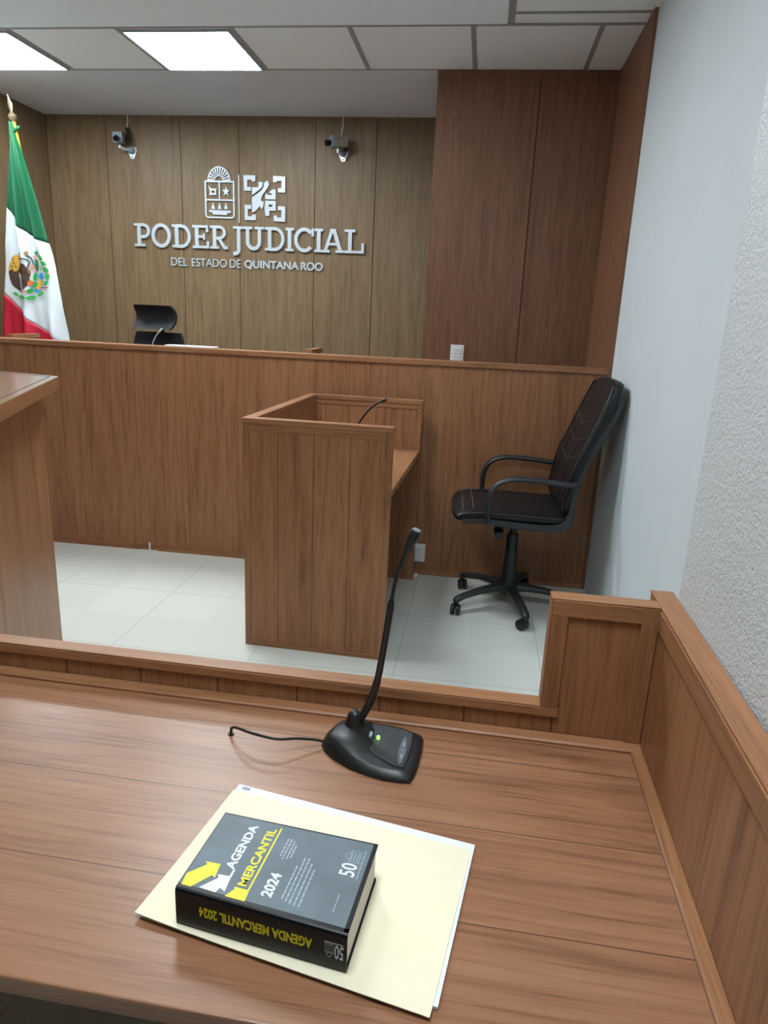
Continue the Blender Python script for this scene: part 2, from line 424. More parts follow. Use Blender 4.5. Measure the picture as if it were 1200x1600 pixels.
# ================================================================== WITNESS STAND
ws = thing('witness_stand', 'walnut witness stand with raised walls and inner shelf, standing before the judge bench', 'witness stand', (-0.9171, 2.6473, 0), -0.0323)
W_, D_, H_, S_ = 0.6036, 1.002, 0.9859, 0.7272; T = 0.040
b = MB()
b.box(0, W_, 0.003, T - 0.003, 0, H_ - 0.022, M['stand'])
b.build('front_wall', ws)
b = MB()   # narrow raised frame around the face
for x0, x1, z0, z1 in ((0, 0.026, 0, H_ - 0.022), (W_ - 0.026, W_, 0, H_ - 0.022), (0.026, W_ - 0.026, 0, 0.022), (0.026, W_ - 0.026, H_ - 0.05, H_ - 0.022)):
    b.box(x0, x1, 0.0, 0.004, z0, z1, M['rail_z'] if x1 - x0 < 0.1 else M['rail_x'])
b.build('face_frame', ws)
b = MB(); b.box(0, T, T, D_ - T, 0, H_ - 0.022, M['stand']); b.build('left_wall', ws)
b = MB(); b.box(0, W_, D_ - T + 0.003, D_ - 0.0, 0, H_ - 0.022, M['stand']); b.build('back_wall', ws)
b = MB()
for x0, x1, z0, z1 in ((W_ - 0.022, W_, S_, H_ - 0.045), (T, W_, H_ - 0.045, H_ - 0.022)):
    b.box(x0, x1, D_ - T, D_ - T + 0.004, z0, z1, M['rail_x'])
b.build('back_frame', ws)
b = MB(); b.box(-0.004, W_ + 0.004, -0.004, T + 0.003, H_ - 0.022, H_, M['rail_x']); b.build('cap_rail', ws, 0.002)
b = MB(); b.box(-0.004, T + 0.003, T + 0.003, D_ - T - 0.003, H_ - 0.022, H_, M['rail_y']); b.build('cap_rail', ws, 0.002)
b = MB(); b.box(-0.004, W_ + 0.004, D_ - T - 0.003, D_ + 0.004, H_ - 0.022, H_, M['rail_x']); b.build('cap_rail', ws, 0.002)
b = MB(); b.box(T, W_, T, D_ - T, S_ - 0.03, S_, M['rail_y']); b.build('shelf', ws, 0.002)

# ================================================================== CLERK COUNTER (left)
pa, pb, pc = Vector((-1.5985, 2.5069)), Vector((-1.6 + 0.398, 2.5069 - 0.975)), Vector((-1.5985 - 1.28, 2.5069 + 0.3115))
pd = Vector((-2.88, 1.45))
clerk = thing('clerk_counter', 'tall walnut clerk counter with angled overhanging top, cut by the left edge', 'counter', (-2.1, 2.05, 0))
R = rel(clerk)
def inset(poly, d):
    N = len(poly); out = []
    for i in range(N):
        a, p, c = poly[i - 1], poly[i], poly[(i + 1) % N]
        d1 = (p - a).normalized(); d2 = (c - p).normalized()
        n1 = Vector((d1.y, -d1.x)); n2 = Vector((d2.y, -d2.x)); q = (n1 + n2).normalized()
        out.append(p + q * (d / max(0.3, q.dot(n1))))
    return out
poly = [pa, pb, pd, pc]                       # clockwise seen from above
area = sum(poly[i].x * poly[(i + 1) % 4].y - poly[(i + 1) % 4].x * poly[i].y for i in range(4))
if area > 0: poly = poly[::-1]
b = MB(); b.prism([tuple(p) for p in poly], 1.072, 1.12, M['clerk_top']); R(b).build('top', clerk, 0.002)
b = MB()
i1 = [tuple(p) for p in inset(poly, 0.03)]; stroke(b, i1, 0.003, 1.1198, 1.1206, M['gap'], lambda x, y, z: (x, y, z), True)
R(b).build('top_inlay', clerk)
ins = inset(poly, 0.064)
b = MB(); b.prism([tuple(p) for p in ins], 0.0, 1.072, M['stand']); R(b).build('body', clerk)

# ================================================================== NEAR DESK
DY = -0.014
def DW(x, y, z=0.0):
    c, s = math.cos(DY), math.sin(DY); return (c * x - s * y, s * x + c * y, z)
DX0, DY0 = -0.45, 0.80
desk = thing('advocate_desk', 'large walnut desk in the foreground with low rail and raised right side', 'desk', DW(DX0, DY0), DY)
def RD(mb):
    mb.v = [(v[0] - DX0, v[1] - DY0, v[2]) for v in mb.v]; return mb
ZD = 0.7203; ZCAP = 0.7776; ZS = 0.9717; XA = -1.35; XWR = 0.1301; XS = 0.2962; YN = 1.064; YF = 1.096
b = MB(); b.box(XA, XS, 0.499, YN, ZD - 0.024, ZD, M['desk_top']); RD(b).build('desktop', desk, 0.0025)
# far partition, L-shaped: low to the left, high wing on the right
b = MB()
b.prism([(XA, 0.0), (XS - 0.001, 0.0), (XS - 0.001, ZS - 0.002), (XWR, ZS - 0.002), (XWR, ZCAP - 0.002), (XA, ZCAP - 0.002)], 0, 1, M['desk_boards'], lambda x, y, z: (x, YN + 0.004 + z * (YF - YN - 0.006), y))
RD(b).build('front_partition', desk)
b = MB(); b.box(XA, XWR, YN, YF, ZCAP - 0.003, ZCAP, M['rail_x']); b.box(XA, XWR + 0.028, YN - 0.001, YN + 0.004, ZCAP - 0.019, ZCAP - 0.003, M['rail_x'])
RD(b).build('low_rail', desk, 0.001)
b = MB(); b.box(XWR, XS - 0.001, YN, YF, ZS - 0.003, ZS, M['rail_x']); b.box(XWR + 0.0, XS - 0.001, YN - 0.001, YN + 0.004, ZS - 0.030, ZS - 0.003, M['rail_x'])
b.box(XWR - 0.003, XWR, YN, YF, ZCAP - 0.003, ZS, M['rail_z']); b.box(XWR, XWR + 0.026, YN - 0.001, YN + 0.004, ZCAP - 0.004, ZS - 0.030, M['rail_z'])
b.box(XS - 0.027, XS - 0.001, YN - 0.001, YN + 0.004, ZD + 0.0076, ZS - 0.030, M['rail_z'])
RD(b).build('wing_frame', desk, 0.001)
# coved strips where desktop meets partitions
b = MB()
b.prism([(YN + 0.002, ZD), (YN + 0.002, ZD + 0.0075), (YN - 0.018, ZD + 0.0062), (YN - 0.0215, ZD + 0.004), (YN - 0.0215, ZD)], XA, XS - 0.0005, M['rail_x'], lambda x, y, z: (z, x, y))
RD(b).build('cove_strip', desk)
b = MB()
b.prism([(XS - 0.0005, ZD), (XS - 0.0005, ZD + 0.0075), (XS - 0.016, ZD + 0.0062), (XS - 0.0185, ZD + 0.004), (XS - 0.0185, ZD)], 0.30, YN - 0.021, M['rail_y'], lambda x, y, z: (x, z, y))
RD(b).build('cove_strip', desk)
# right side panel against the wall
b = MB(); b.box(XS, 0.330, 0.30, 1.142, 0.0, ZS - 0.004, M['panel_z']); RD(b).build('side_panel', desk)
b = MB(); b.box(XS - 0.001, 0.3315, 0.298, 1.144, ZS - 0.004, ZS, M['rail_y']); b.box(XS - 0.003, XS, 0.30, YN - 0.003, ZS - 0.036, ZS - 0.004, M['rail_y'])
RD(b).build('side_rail', desk, 0.001)

# ================================================================== FOLDER, PAPERS, BOOK (desk frame)
f0 = [Vector(p) for p in ((-0.3171, 0.8186), (0.0264, 0.7681), (-0.0071, 0.5319), (-0.3493, 0.5905))]
fc = sum(f0, Vector((0, 0))) / 4
fang = math.atan2(f0[1].y - f0[0].y, f0[1].x - f0[0].x)
folder = thing('manila_folder', 'cream manila folder lying on the foreground desk under the book', 'folder', DW(fc.x, fc.y, ZD), DY)
def sheet(poly, zfun, th, m, n=14):
    """four-cornered sheet (TL,TR,BR,BL) with height function, as a thin solid"""
    top = []; bot = []
    for j in range(n + 1):
        for i in range(n + 1):
            s, t_ = i / n, j / n
            p = (poly[0] * (1 - s) + poly[1] * s) * (1 - t_) + (poly[3] * (1 - s) + poly[2] * s) * t_
            z = zfun(s, t_); top.append((p.x, p.y, z + th)); bot.append((p.x, p.y, z))
    N = n + 1; k = N * N; fs = []
    for j in range(n):
        for i in range(n):
            a = j * N + i; fs.append((a, a + N, a + N + 1, a + 1)); fs.append((k + a, k + a + 1, k + a + N + 1, k + a + N))
    bd = [i for i in range(n)] + [i * N + n for i in range(n)] + [n * N + i for i in range(n, 0, -1)] + [i * N for i in range(n, 0, -1)]
    for i in range(len(bd)):
        a, c = bd[i], bd[(i + 1) % len(bd)]; fs.append((a, c, k + c, k + a))
    b = MB(); b.add(top + bot, fs, m); return b
loc = [p - fc for p in f0]
sheet([loc[0] * 0.97, loc[1] * 0.97, loc[2] * 0.97, loc[3] * 0.97], lambda s, t_: 0.0004, 0.0006, M['manila']).build('back_cover', folder, smooth=True)
sheet(loc, lambda s, t_: 0.0052 + 0.003 * max(0, (0.35 - s) / 0.35) ** 2 * max(0, (t_ - 0.5) * 2) ** 1.5, 0.0008, M['manila']).build('front_cover', folder, smooth=True)
pp = [Vector(p) for p in ((-0.3139, 0.8335), (0.0311, 0.7795), (0.0000, 0.5450), (-0.338, 0.598))]
pl = thing('paper_stack', 'white sheets showing past the far edge of the manila folder on the desk', 'papers', DW(fc.x, fc.y, ZD), DY)
lp = [p - fc for p in pp]
sheet(lp, lambda s, t_: 0.0012, 0.0036, M['paper']).build('paper_sheets', pl, smooth=False)
ch = MB(); ch.prism([tuple(lp[0] + Vector((0.008, -0.0045))), tuple(lp[0] + Vector((0.020, -0.006))), tuple(lp[0] + Vector((0.019, -0.012))), tuple(lp[0] + Vector((0.007, -0.0105)))], 0.0048, 0.0050, plain('pale_grey_ink', (150, 160, 172), 0.8))
ch.build('printed_mark', pl)

# --- book
RDIR = Vector((0.08067, 0.99674)); UP = Vector((-RDIR.y, RDIR.x))
bc = Vector((-0.0981, 0.5624))
book_ang = math.atan2(RDIR.y, RDIR.x)
ZB0 = ZD + 0.0062; TH = 0.0500
book = thing('law_book', 'thick dark grey paperback law book with yellow lettering lying on the manila folder', 'book', DW(bc.x, bc.y, ZB0), DY + book_ang)
# local x = reading direction (spine -> fore edge), local y = towards head of book, local z = up
BW, BH = 0.1345, 0.2008
M['cover'] = plain('slate_laminated_cover', (98, 112, 121), 0.52, noise=0.16, nscale=22)  # lighter than the dark slate itself, blurred ceiling reflections put into the colour
M['spine'] = plain('black_laminated_spine', (13, 18, 20), 0.4, spec=0.3)
M['pages'] = plain('page_block', (226, 222, 214), 0.85, noise=0.05, nscale=500)
M['ink_yellow'] = plain('yellow_print', (222, 214, 20), 0.45)
M['ink_white'] = plain('white_print', (222, 230, 238), 0.45)
M['ink_pale'] = plain('pale_grey_print', (160, 174, 184), 0.45)
sk = 0.0085 / BH                                   # the head end of the spine sits slightly forward
tb = lambda x, y, z: (x + sk * y * (1 - x / BW) , y, z)
b = MB()
b.box(0.004, BW - 0.002, 0.0025, BH - 0.0025, 0.0015, TH - 0.0015, M['pages']); b.v = [tb(*v) for v in b.v]; b.build('page_block', book)
def rr(x0, x1, y0, y1, r_, n=4):
    return [p for p in arc(x1 - r_, y0 + r_, r_, r_, -90, 0, n)] + [p for p in arc(x1 - r_, y1 - r_, r_, r_, 0, 90, n)] + [(x0, y1), (x0, y0)]
b = MB(); b.prism(rr(0.0035, BW, 0, BH, 0.004), TH - 0.0014, TH, M['cover'], tb); part_label(b.build('front_cover', book), 'slate grey front cover with the title and arrows')
b = MB(); b.prism(rr(0.0035, BW, 0, BH, 0.004), 0, 0.0014, M['spine'], tb); b.build('back_cover', book)
b = MB()
prof = [(0.0037, TH), (0.0015, TH - 0.0008), (0.0002, TH - 0.004), (0.0, TH - 0.012), (0.0, 0.006), (0.0008, 0.001), (0.0037, 0.0)]
inner = [(0.0038, 0.0016), (0.0026, 0.004), (0.0026, TH - 0.006), (0.0038, TH - 0.0016)]
b.prism(prof + inner, 0, BH, M['spine'], lambda x, y, z: tb(x, z, y)); part_label(b.build('spine', book), 'black spine with the title in yellow')
def dark_edge():
    b = MB()
    b.prism([(0.0036, 0.0), (BW, 0.0), (BW, 0.0052), (0.0036, 0.0052)], TH, TH + 0.0001, M['spine'], tb)
    b.prism([(BW - 0.002, 0.0), (BW, 0.0), (BW, BH), (BW - 0.002, BH)], TH, TH + 0.0001, M['spine'], tb)
    b.prism([(0.0036, BH - 0.001), (BW, BH - 0.001), (BW, BH), (0.0036, BH)], TH, TH + 0.0001, M['spine'], tb)
    b.prism([(0.0036, 0), (0.0085, 0), (0.0085, BH), (0.0036, BH)], TH, TH + 0.0001, M['spine'], tb)
    return b.build('cover_border', book)
dark_edge()
# cover print: reading coordinates are (x = reading direction, y = up), same as the local frame seen from above
z0, z1 = TH + 0.00002, TH + 0.00022
cp = lambda x, y, z: tb(x, y, z)
b = MB(); put_text(b, 'AGENDA', M['ink_white'], 0.0455, 0.1225, 0.1500, 0.1615, z0, z1, cp, 0.03); b.build('title', book)
b = MB(); put_text(b, 'MERCANTIL', M['ink_yellow'], 0.0265, 0.1230, 0.1262, 0.1372, z0, z1, cp, 0.03); b.prism([(0.023, 0.1208), (0.127, 0.1208), (0.127, 0.1228), (0.023, 0.1228)], z0, z1, M['ink_yellow'], cp); b.build('title', book)
b = MB(); put_text(b, '2024', M['ink_white'], 0.0205, 0.0560, 0.0940, 0.1070, z0, z1, cp, 0.03); b.build('title', book)
b = MB()
b.prism([(0.0072, 0.1965), (0.0072, 0.1850), (0.0305, 0.1698), (0.0277, 0.1652), (0.0490, 0.1680), (0.0478, 0.1862), (0.0440, 0.1822), (0.024, 0.1985)], z0, z1, M['ink_yellow'], cp)
b.prism([(0.0072, 0.1435), (0.0072, 0.1195), (0.0229, 0.1208), (0.0229, 0.1385), (0.0195, 0.1372), (0.0150, 0.1395)], z0, z1, M['ink_yellow'], cp)
b.prism([(0.0095, 0.1757), (0.0085, 0.1554), (0.0164, 0.1532), (0.0129, 0.1462), (0.0312, 0.1480), (0.0460, 0.1480), (0.0460, 0.1503), (0.0352, 0.1505), (0.0339, 0.1643), (0.0290, 0.1612)], z0, z1, M['ink_white'], cp)
b.build('arrow_marks', book)
rnd = random.Random(3)
def small_lines(b, y, x0, x1, h):
    x = x0
    while x < x1 - 0.002:
        wd = rnd.uniform(0.003, 0.008); xe = min(x + wd, x1)
        b.prism([(x, y), (xe, y), (xe, y + h), (x, y + h)], z0, z1, M['ink_pale'], cp); x = xe + 0.0012
for block in (((0.1060, 0.082, 0.112), (0.1020, 0.078, 0.113), (0.0975, 0.080, 0.111), (0.0935, 0.083, 0.105)),
              ((0.0815, 0.023, 0.074), (0.0765, 0.021, 0.088), (0.0715, 0.0195, 0.090), (0.0660, 0.0185, 0.083), (0.0605, 0.0185, 0.074)),
              ((0.0230, 0.024, 0.050),), ((0.0108, 0.0745, 0.119),)):
    b = MB()
    for y, x0, x1 in block: small_lines(b, y, x0, x1, 0.0016 if y > 0.05 else 0.0010)
    b.build('small_print', book)
def logo50(name, x0, y0, sx, sy, tf):
    b = MB()
    put_text(b, '50', M['ink_white'], x0, x0 + 0.45 * sx, y0, y0 + sy, z0 if tf is cp else 0.0, z1 if tf is cp else 0.0002, tf, 0.01)
    za, zb_ = (z0, z1) if tf is cp else (0.0, 0.0002)
    ex, ey = x0 + 0.72 * sx, y0 + 0.48 * sy
    stroke(b, [(ex - 0.2 * sx, ey - 0.45 * sy), (ex + 0.2 * sx, ey - 0.45 * sy), (ex + 0.2 * sx, ey + 0.2 * sy), (ex - 0.2 * sx, ey + 0.2 * sy)], 0.0006, za, zb_, M['ink_pale'], tf, True)
    stroke(b, arc(ex, ey + 0.2 * sy, 0.13 * sx, 0.3 * sy, 0, 180, 10), 0.0006, za, zb_, M['ink_pale'], tf)
    for k in range(3):
        yy = ey - 0.3 * sy + 0.2 * sy * k
        stroke(b, [(ex - 0.14 * sx, yy), (ex + 0.14 * sx, yy)], 0.0008, za, zb_, M['ink_pale'], tf)
    return b.build(name, book)
logo50('cover_logo', 0.0760, 0.0150, 0.043, 0.0185, cp)
# spine print: reads from tail to head, glyph tops towards the table
def sp_(x, y, z):   # x along the spine (tail->head), y glyph-up = down, z outward
    q = tb(0, x, 0); return (q[0] - 0.00005 - z, x, TH - 0.0365 + (0.0245 - y) - 0.0)
b = MB(); put_text(b, 'AGENDA MERCANTIL 2024', M['ink_yellow'], 0.0385, 0.1715, 0.0045, 0.0175, 0.0, 0.0002, sp_, 0.03); b.build('spine_title', book)
def sp2(x, y, z):
    q = tb(0, x, 0); return (q[0] - 0.00005 - z, x, TH - 0.012 - y)
lg = logo50('spine_logo', 0.0035, 0.0040, 0.022, 0.0175, sp2)
b = MB(); b.prism([(0.004, 0.0015), (0.025, 0.0015), (0.025, 0.0030), (0.004, 0.0030)], 0.0, 0.0002, M['ink_pale'], sp2); b.build('spine_small_print', book)

# ================================================================== DESK MICROPHONE (foreground)
mc = Vector((-0.13, 0.962))
mic = thing('desk_microphone', 'black gooseneck conference microphone with green light on the foreground desk', 'microphone', DW(mc.x, mc.y, ZD + 0.0004), DY)
outl = [(-0.2199, 0.9549), (-0.2115, 0.9410), (-0.1960, 0.9255), (-0.1633, 0.9054), (-0.1350, 0.8960), (-0.1112, 0.8905), (-0.0860, 0.8895), (-0.0692, 0.8918), (-0.0643, 0.9057), (-0.0610, 0.9300), (-0.0588, 0.9700), (-0.0592, 1.0021), (-0.0625, 1.0122), (-0.0866, 1.0225), (-0.1133, 1.0290), (-0.1400, 1.0305), (-0.1650, 1.0285), (-0.1900, 1.0200), (-0.2099, 1.0020), (-0.2191, 0.9750)]
O = [Vector(p) - mc for p in outl]; cen = Vector((-0.128, 0.962)) - mc
def hz(p): return 0.0145 + 0.013 * max(0, min(1, (-0.03 - p.x) / 0.06 + 0.25))
rings = []
for k, hf in ((1.0, 0.0), (1.005, 0.15), (0.97, 0.45), (0.86, 0.85), (0.80, 1.0)):
    rings.append([tuple(cen + (p - cen) * k) + (hz(p) * hf,) for p in O])
rings.append([tuple(cen + (p - cen) * 0.4) + (hz(p) * 1.06,) for p in O])
rings.append([tuple(cen + (p - cen) * 0.05) + (hz(cen) * 1.08,) for p in O])
b = MB(); b.rings(rings, M['black_plastic']); b.build('base', mic, smooth=True)
M['mic_face'] = plain('matt_dark_grey_face', (44, 47, 51), 0.55)
b = MB()   # raised control face on the right half
face = [(-0.150, 0.952), (-0.128, 0.926), (-0.098, 0.908), (-0.082, 0.906), (-0.078, 0.925), (-0.0755, 0.965), (-0.0765, 0.998), (-0.090, 1.005), (-0.120, 1.0115), (-0.146, 1.0115)]
b.prism([tuple(Vector(p) - mc) for p in face], 0.0140, 0.0186, M['mic_face'])
for i, v in enumerate(b.v):
    if v[2] > 0.015: b.v[i] = (v[0], v[1], 0.0172 + 0.011 * max(0, min(1, (-0.02 - v[0]) / 0.09 + 0.2)))
b.build('control_face', mic, 0.002, seg=2)
pad = plain('grey_touch_pad', (84, 90, 97), 0.5)
b = MB(); pa_ = [(-0.0876 + 0.0062 * math.cos(a) * (1 - 0.15 * abs(math.sin(a))), 0.9460 + 0.037 * math.sin(a)) for a in [2 * math.pi * k / 24 for k in range(24)]]
b.prism([tuple(Vector(p) - mc) for p in pa_], 0.0150, 0.0188, pad); part_label(b.build('button_strip', mic, 0.0004), 'grey oval touch button strip')
b = MB()
for yy, hh in ((0.930, 0.012), (0.9455, 0.003), (0.962, 0.012)):
    b.prism([tuple(Vector(p) - mc) for p in ((-0.0884, yy - hh / 2), (-0.0868, yy - hh / 2), (-0.0868, yy + hh / 2), (-0.0884, yy + hh / 2))], 0.0187, 0.0190, M['ink_pale'])
b.build('button_marks', mic)
led = plain('green_led', (120, 255, 90), 0.4, emit=((0.25, 1.0, 0.12), 3.0))
b = MB(); b.lathe([(0.0, 0.0185), (0.0026, 0.0185), (0.0026, 0.0232), (0.0016, 0.0240), (0.0, 0.0242)], led, (-0.1300 - mc.x, 0.9680 - mc.y, 0), 14); part_label(b.build('status_light', mic, smooth=True), 'small glowing green light')
b = MB()
for k in range(3): b.prism([tuple(Vector(p) - mc) for p in ((-0.1450 + 0.0016 * k, 0.965), (-0.1438 + 0.0016 * k, 0.965), (-0.1438 + 0.0016 * k, 0.978), (-0.1450 + 0.0016 * k, 0.978))], 0.0190, 0.0236, M['ink_pale'])
b.build('face_mark', mic)
gx, gy = -0.169 - mc.x, 0.988 - mc.y
b = MB(); b.lathe([(0.0, 0.018), (0.0185, 0.018), (0.0185, 0.024), (0.0155, 0.030), (0.013, 0.040), (0.0105, 0.047), (0.006, 0.052), (0.0, 0.053)], M['black_plastic'], (gx - 0.004, gy, 0)); b.build('swivel_mount', mic, smooth=True)
g = [(-0.1680, 0.9850, 0.7480), (-0.1600, 0.9850, 0.7660), (-0.1495, 0.985, 0.7900), (-0.1400, 0.985, 0.8240), (-0.1345, 0.985, 0.8557)]
b = MB(); b.tube([(p[0] - mc.x, p[1] - mc.y, p[2] - ZD) for p in smooth_path(g)], [0.0064] * 20 + [0.0056] * 5, M['black_plastic'], 12); b.build('gooseneck_sleeve', mic, smooth=True)
g = [(-0.1352, 0.985, 0.8520), (-0.1300, 0.985, 0.8952), (-0.1256, 0.985, 0.934), (-0.1204, 0.985, 0.9826), (-0.1150, 0.985, 1.0145), (-0.1075, 0.985, 1.0420), (-0.0995, 0.985, 1.0640)]
gp = smooth_path(g); nn = len(gp)
b = MB(); b.tube([(p[0] - mc.x, p[1] - mc.y, p[2] - ZD) for p in gp], [0.0056 if k < nn * 0.45 else 0.0031 for k in range(nn)], M['black_plastic'], 12); b.build('gooseneck', mic, smooth=True)
b = MB(); c0, c1 = Vector((-0.1030, 0.985, 1.0560)), Vector((-0.0890, 0.985, 1.0890)); dd = c1 - c0
b.tube([c0 + dd * q - Vector((mc.x, mc.y, ZD)) for q in (0, 0.08, 0.35, 0.5, 0.92, 1.0)], [0.0035, 0.0058, 0.0062, 0.0086, 0.0086, 0.0068], M['black_plastic'], 14)
b.tube([c1 - dd * 0.02 - Vector((mc.x, mc.y, ZD)), c1 + dd * 0.04 - Vector((mc.x, mc.y, ZD))], [0.0070, 0.0058], plain('mic_grille', (150, 154, 156), 0.5, metal=0.5, bump=0.3, bscale=1500), 14)
b.build('microphone_capsule', mic, smooth=True)
b = MB(); b.tube([(p[0] - mc.x, p[1] - mc.y, p[2] - ZD) for p in smooth_path([(-0.1150, 0.983, 1.0130), (-0.1065, 0.982, 1.0330), (-0.0985, 0.983, 1.0500), (-0.0935, 0.984, 1.0640)])], 0.0009, M['grey_plastic'], 6); b.build('wire', mic, smooth=True)
b = MB(); cab = [(-0.2150, 0.9560, 0.7290), (-0.2320, 0.9500, 0.7345), (-0.2570, 0.9360, 0.7420), (-0.2849, 0.9210, 0.7470), (-0.3270, 0.9250, 0.7490), (-0.3580, 0.9440, 0.7420), (-0.3700, 0.9530, 0.7345), (-0.3728, 0.9555, 0.7270), (-0.3735, 0.9568, 0.7205)]
b.tube([(p[0] - mc.x, p[1] - mc.y, p[2] - ZD) for p in smooth_path(cab)], 0.0022, M['black_plastic'], 8)
b.lathe([(0.0, 0.0), (0.0050, 0.0), (0.0050, 0.002), (0.0, 0.0022)], M['black_plastic'], (-0.3735 - mc.x, 0.9568 - mc.y, 0.0), 12)
part_label(b.build('cable', mic, smooth=True), 'thin black cable looping to a hole in the desk')

# ================================================================== WITNESS MICROPHONE
wm = thing('gooseneck_microphone', 'slim black gooseneck microphone on the shelf inside the witness stand', 'microphone', (-0.60, 3.30, 0.7275))
b = MB(); b.rings([[(q[0] * k, q[1] * k, z) for q in ((-0.05, -0.05), (0.05, -0.05), (0.06, 0.0), (0.05, 0.05), (-0.05, 0.05), (-0.06, 0.0))] for k, z in ((1, 0), (1, 0.01), (0.8, 0.026), (0.3, 0.03))], M['black_plastic']); b.build('base', wm, smooth=True)
g = [(-0.01, 0, 0.025), (0.0, 0, 0.08), (0.030, 0, 0.152), (0.0700, 0, 0.2150), (0.1080, 0, 0.2560), (0.1380, 0, 0.2740), (0.150, 0, 0.2800)]
gp = smooth_path(g); nn = len(gp)
b = MB(); b.tube(gp, [0.0050 if k < nn - 7 else 0.0048 for k in range(nn)], M['black_plastic'], 10); b.build('gooseneck', wm, smooth=True)
b = MB(); b.tube([(0.140, 0, 0.2750), (0.146, 0, 0.2780), (0.162, 0, 0.2860), (0.168, 0, 0.2895)], [0.006, 0.0088, 0.0088, 0.0065], M['black_plastic'], 12); b.build('microphone_capsule', wm, smooth=True)

# ================================================================== OFFICE CHAIR (right)
PHI = math.radians(2.97)
ch = thing('office_chair', 'black leather office chair with armrests leaning against the white right wall', 'chair', (0.2227, 3.357, 0), math.pi + PHI)
def catm(pts, n=5): return [(p.x, p.y) for p in smooth_path([Vector((a, c, 0)) for a, c in pts], n)]
front = [(-0.195, 0.545), (-0.182, 0.600), (-0.192, 0.680), (-0.212, 0.780), (-0.252, 0.890), (-0.290, 0.990), (-0.325, 1.085), (-0.345, 1.140)]
rear = [(-0.228, 0.545), (-0.242, 0.600), (-0.252, 0.680), (-0.278, 0.780), (-0.322, 0.890), (-0.358, 0.990), (-0.390, 1.085), (-0.400, 1.140)]
widths = [0.205, 0.225, 0.238, 0.242, 0.240, 0.236, 0.226, 0.205]
def super_ring(cx, cz, ax, az, nx, nz, w_, n=28, e=0.42):
    """rounded-rectangle ring in the plane spanned by direction (nx,nz) and y"""
    out = []
    for k in range(n):
        a = 2 * math.pi * k / n; c, s = math.cos(a), math.sin(a)
        u = math.copysign(abs(c) ** e, c) * ax; v = math.copysign(abs(s) ** e, s) * w_
        out.append((cx + nx * u, v, cz + nz * u))
    return out
def slab(front, rear, widths, m, shrink=1.0):
    ff, rf = catm(front), catm(rear); ww = [p[1] for p in catm([(0.1 * i, x) for i, x in enumerate(widths)])]
    rings = []
    N = len(ff)
    for i in range(N):
        a, r_ = Vector(ff[i]), Vector(rf[i]); d = a - r_; L_ = d.length / 2; d.normalize(); c = (a + r_) / 2
        rings.append(super_ring(c.x, c.y, L_, 0, d.x, d.y, ww[i] * shrink))
    # rounded ends
    def endcap(R, sgn):
        c = sum((Vector(p) for p in R), Vector()) / len(R); out = []
        for k, off in ((0.93, 0.010), (0.72, 0.019), (0.35, 0.024)):
            out.append([tuple(c + (Vector(p) - c) * Vector((1, 1, 1)).x * k + Vector((-0.006 * sgn, 0, off * sgn))) for p in R])
        return out
    top = endcap(rings[-1], 1); bot = endcap(rings[0], -1)[::-1]
    b = MB(); b.rings(bot + rings + top, m); return b
slab(front, rear, widths, M['leather']).build('backrest', ch, smooth=True)
# black plastic shell: L-shaped side supports and rear/under pan
shell_out = [(-0.405, 1.120), (-0.405, 1.060), (-0.362, 0.955), (-0.312, 0.850), (-0.272, 0.760), (-0.254, 0.690), (-0.246, 0.600), (-0.243, 0.540), (-0.225, 0.495), (-0.185, 0.474), (-0.100, 0.466), (0.060, 0.474), (0.160, 0.487), (0.262, 0.484)]
shell_in = [(-0.372, 1.120), (-0.372, 1.060), (-0.330, 0.960), (-0.278, 0.855), (-0.238, 0.765), (-0.222, 0.690), (-0.215, 0.600), (-0.210, 0.560), (-0.195, 0.530), (-0.165, 0.512), (-0.100, 0.505), (0.060, 0.512), (0.160, 0.518), (0.262, 0.512)]
so, si = catm(shell_out), catm(shell_in); Ns = len(so)
b = MB(); rings = []
for i in range(Ns):
    a, c = Vector(so[i]), Vector(si[i]); wv = 0.240 if so[i][1] < 0.9 else 0.240 - 0.018 * min(1, (so[i][1] - 0.9) / 0.2)
    d = (c - a); e = d * 0.25
    rings.append([(a.x + e.x, -wv, a.y + e.y), (a.x, -wv + 0.02, a.y), (a.x, wv - 0.02, a.y), (a.x + e.x, wv, a.y + e.y), (c.x, wv, c.y), (c.x, -wv, c.y)])
b.rings(rings, M['grey_plastic']); b.build('shell', ch, smooth=True)
# seat cushion
sf_top = [(-0.195, 0.548), (-0.100, 0.552), (0.050, 0.556), (0.150, 0.556), (0.225, 0.552), (0.270, 0.542), (0.296, 0.525)]
sf_bot = [(-0.195, 0.506), (-0.100, 0.500), (0.050, 0.505), (0.150, 0.508), (0.225, 0.500), (0.270, 0.488), (0.296, 0.496)]
stp, sbt = catm(sf_top), catm(sf_bot); rings = []
for i in range(len(stp)):
    a, c = Vector(stp[i]), Vector(sbt[i]); hz_ = (a - c).length / 2; m_ = (a + c) / 2
    wv = 0.236 - (0.02 * max(0, (i - len(stp) + 8) / 8) ** 2)
    ring = []
    for k in range(28):
        an = 2 * math.pi * k / 28; cc, ss = math.cos(an), math.sin(an)
        u = math.copysign(abs(cc) ** 0.55, cc) * wv; v = math.copysign(abs(ss) ** 0.55, ss) * hz_
        ring.append((m_.x, u, m_.y + v + 0.004 * (1 - (u / wv) ** 2) * (1 if ss > 0 else 0)))
    rings.append(ring)
cen_ = Vector((0.312, 0, 0.511)); rings.append([tuple(cen_ + (Vector(p) - Vector((p[0], 0, 0.511))) * 0.55) for p in rings[-1]])
b = MB(); b.rings(rings, M['leather']); b.build('seat', ch, smooth=True)
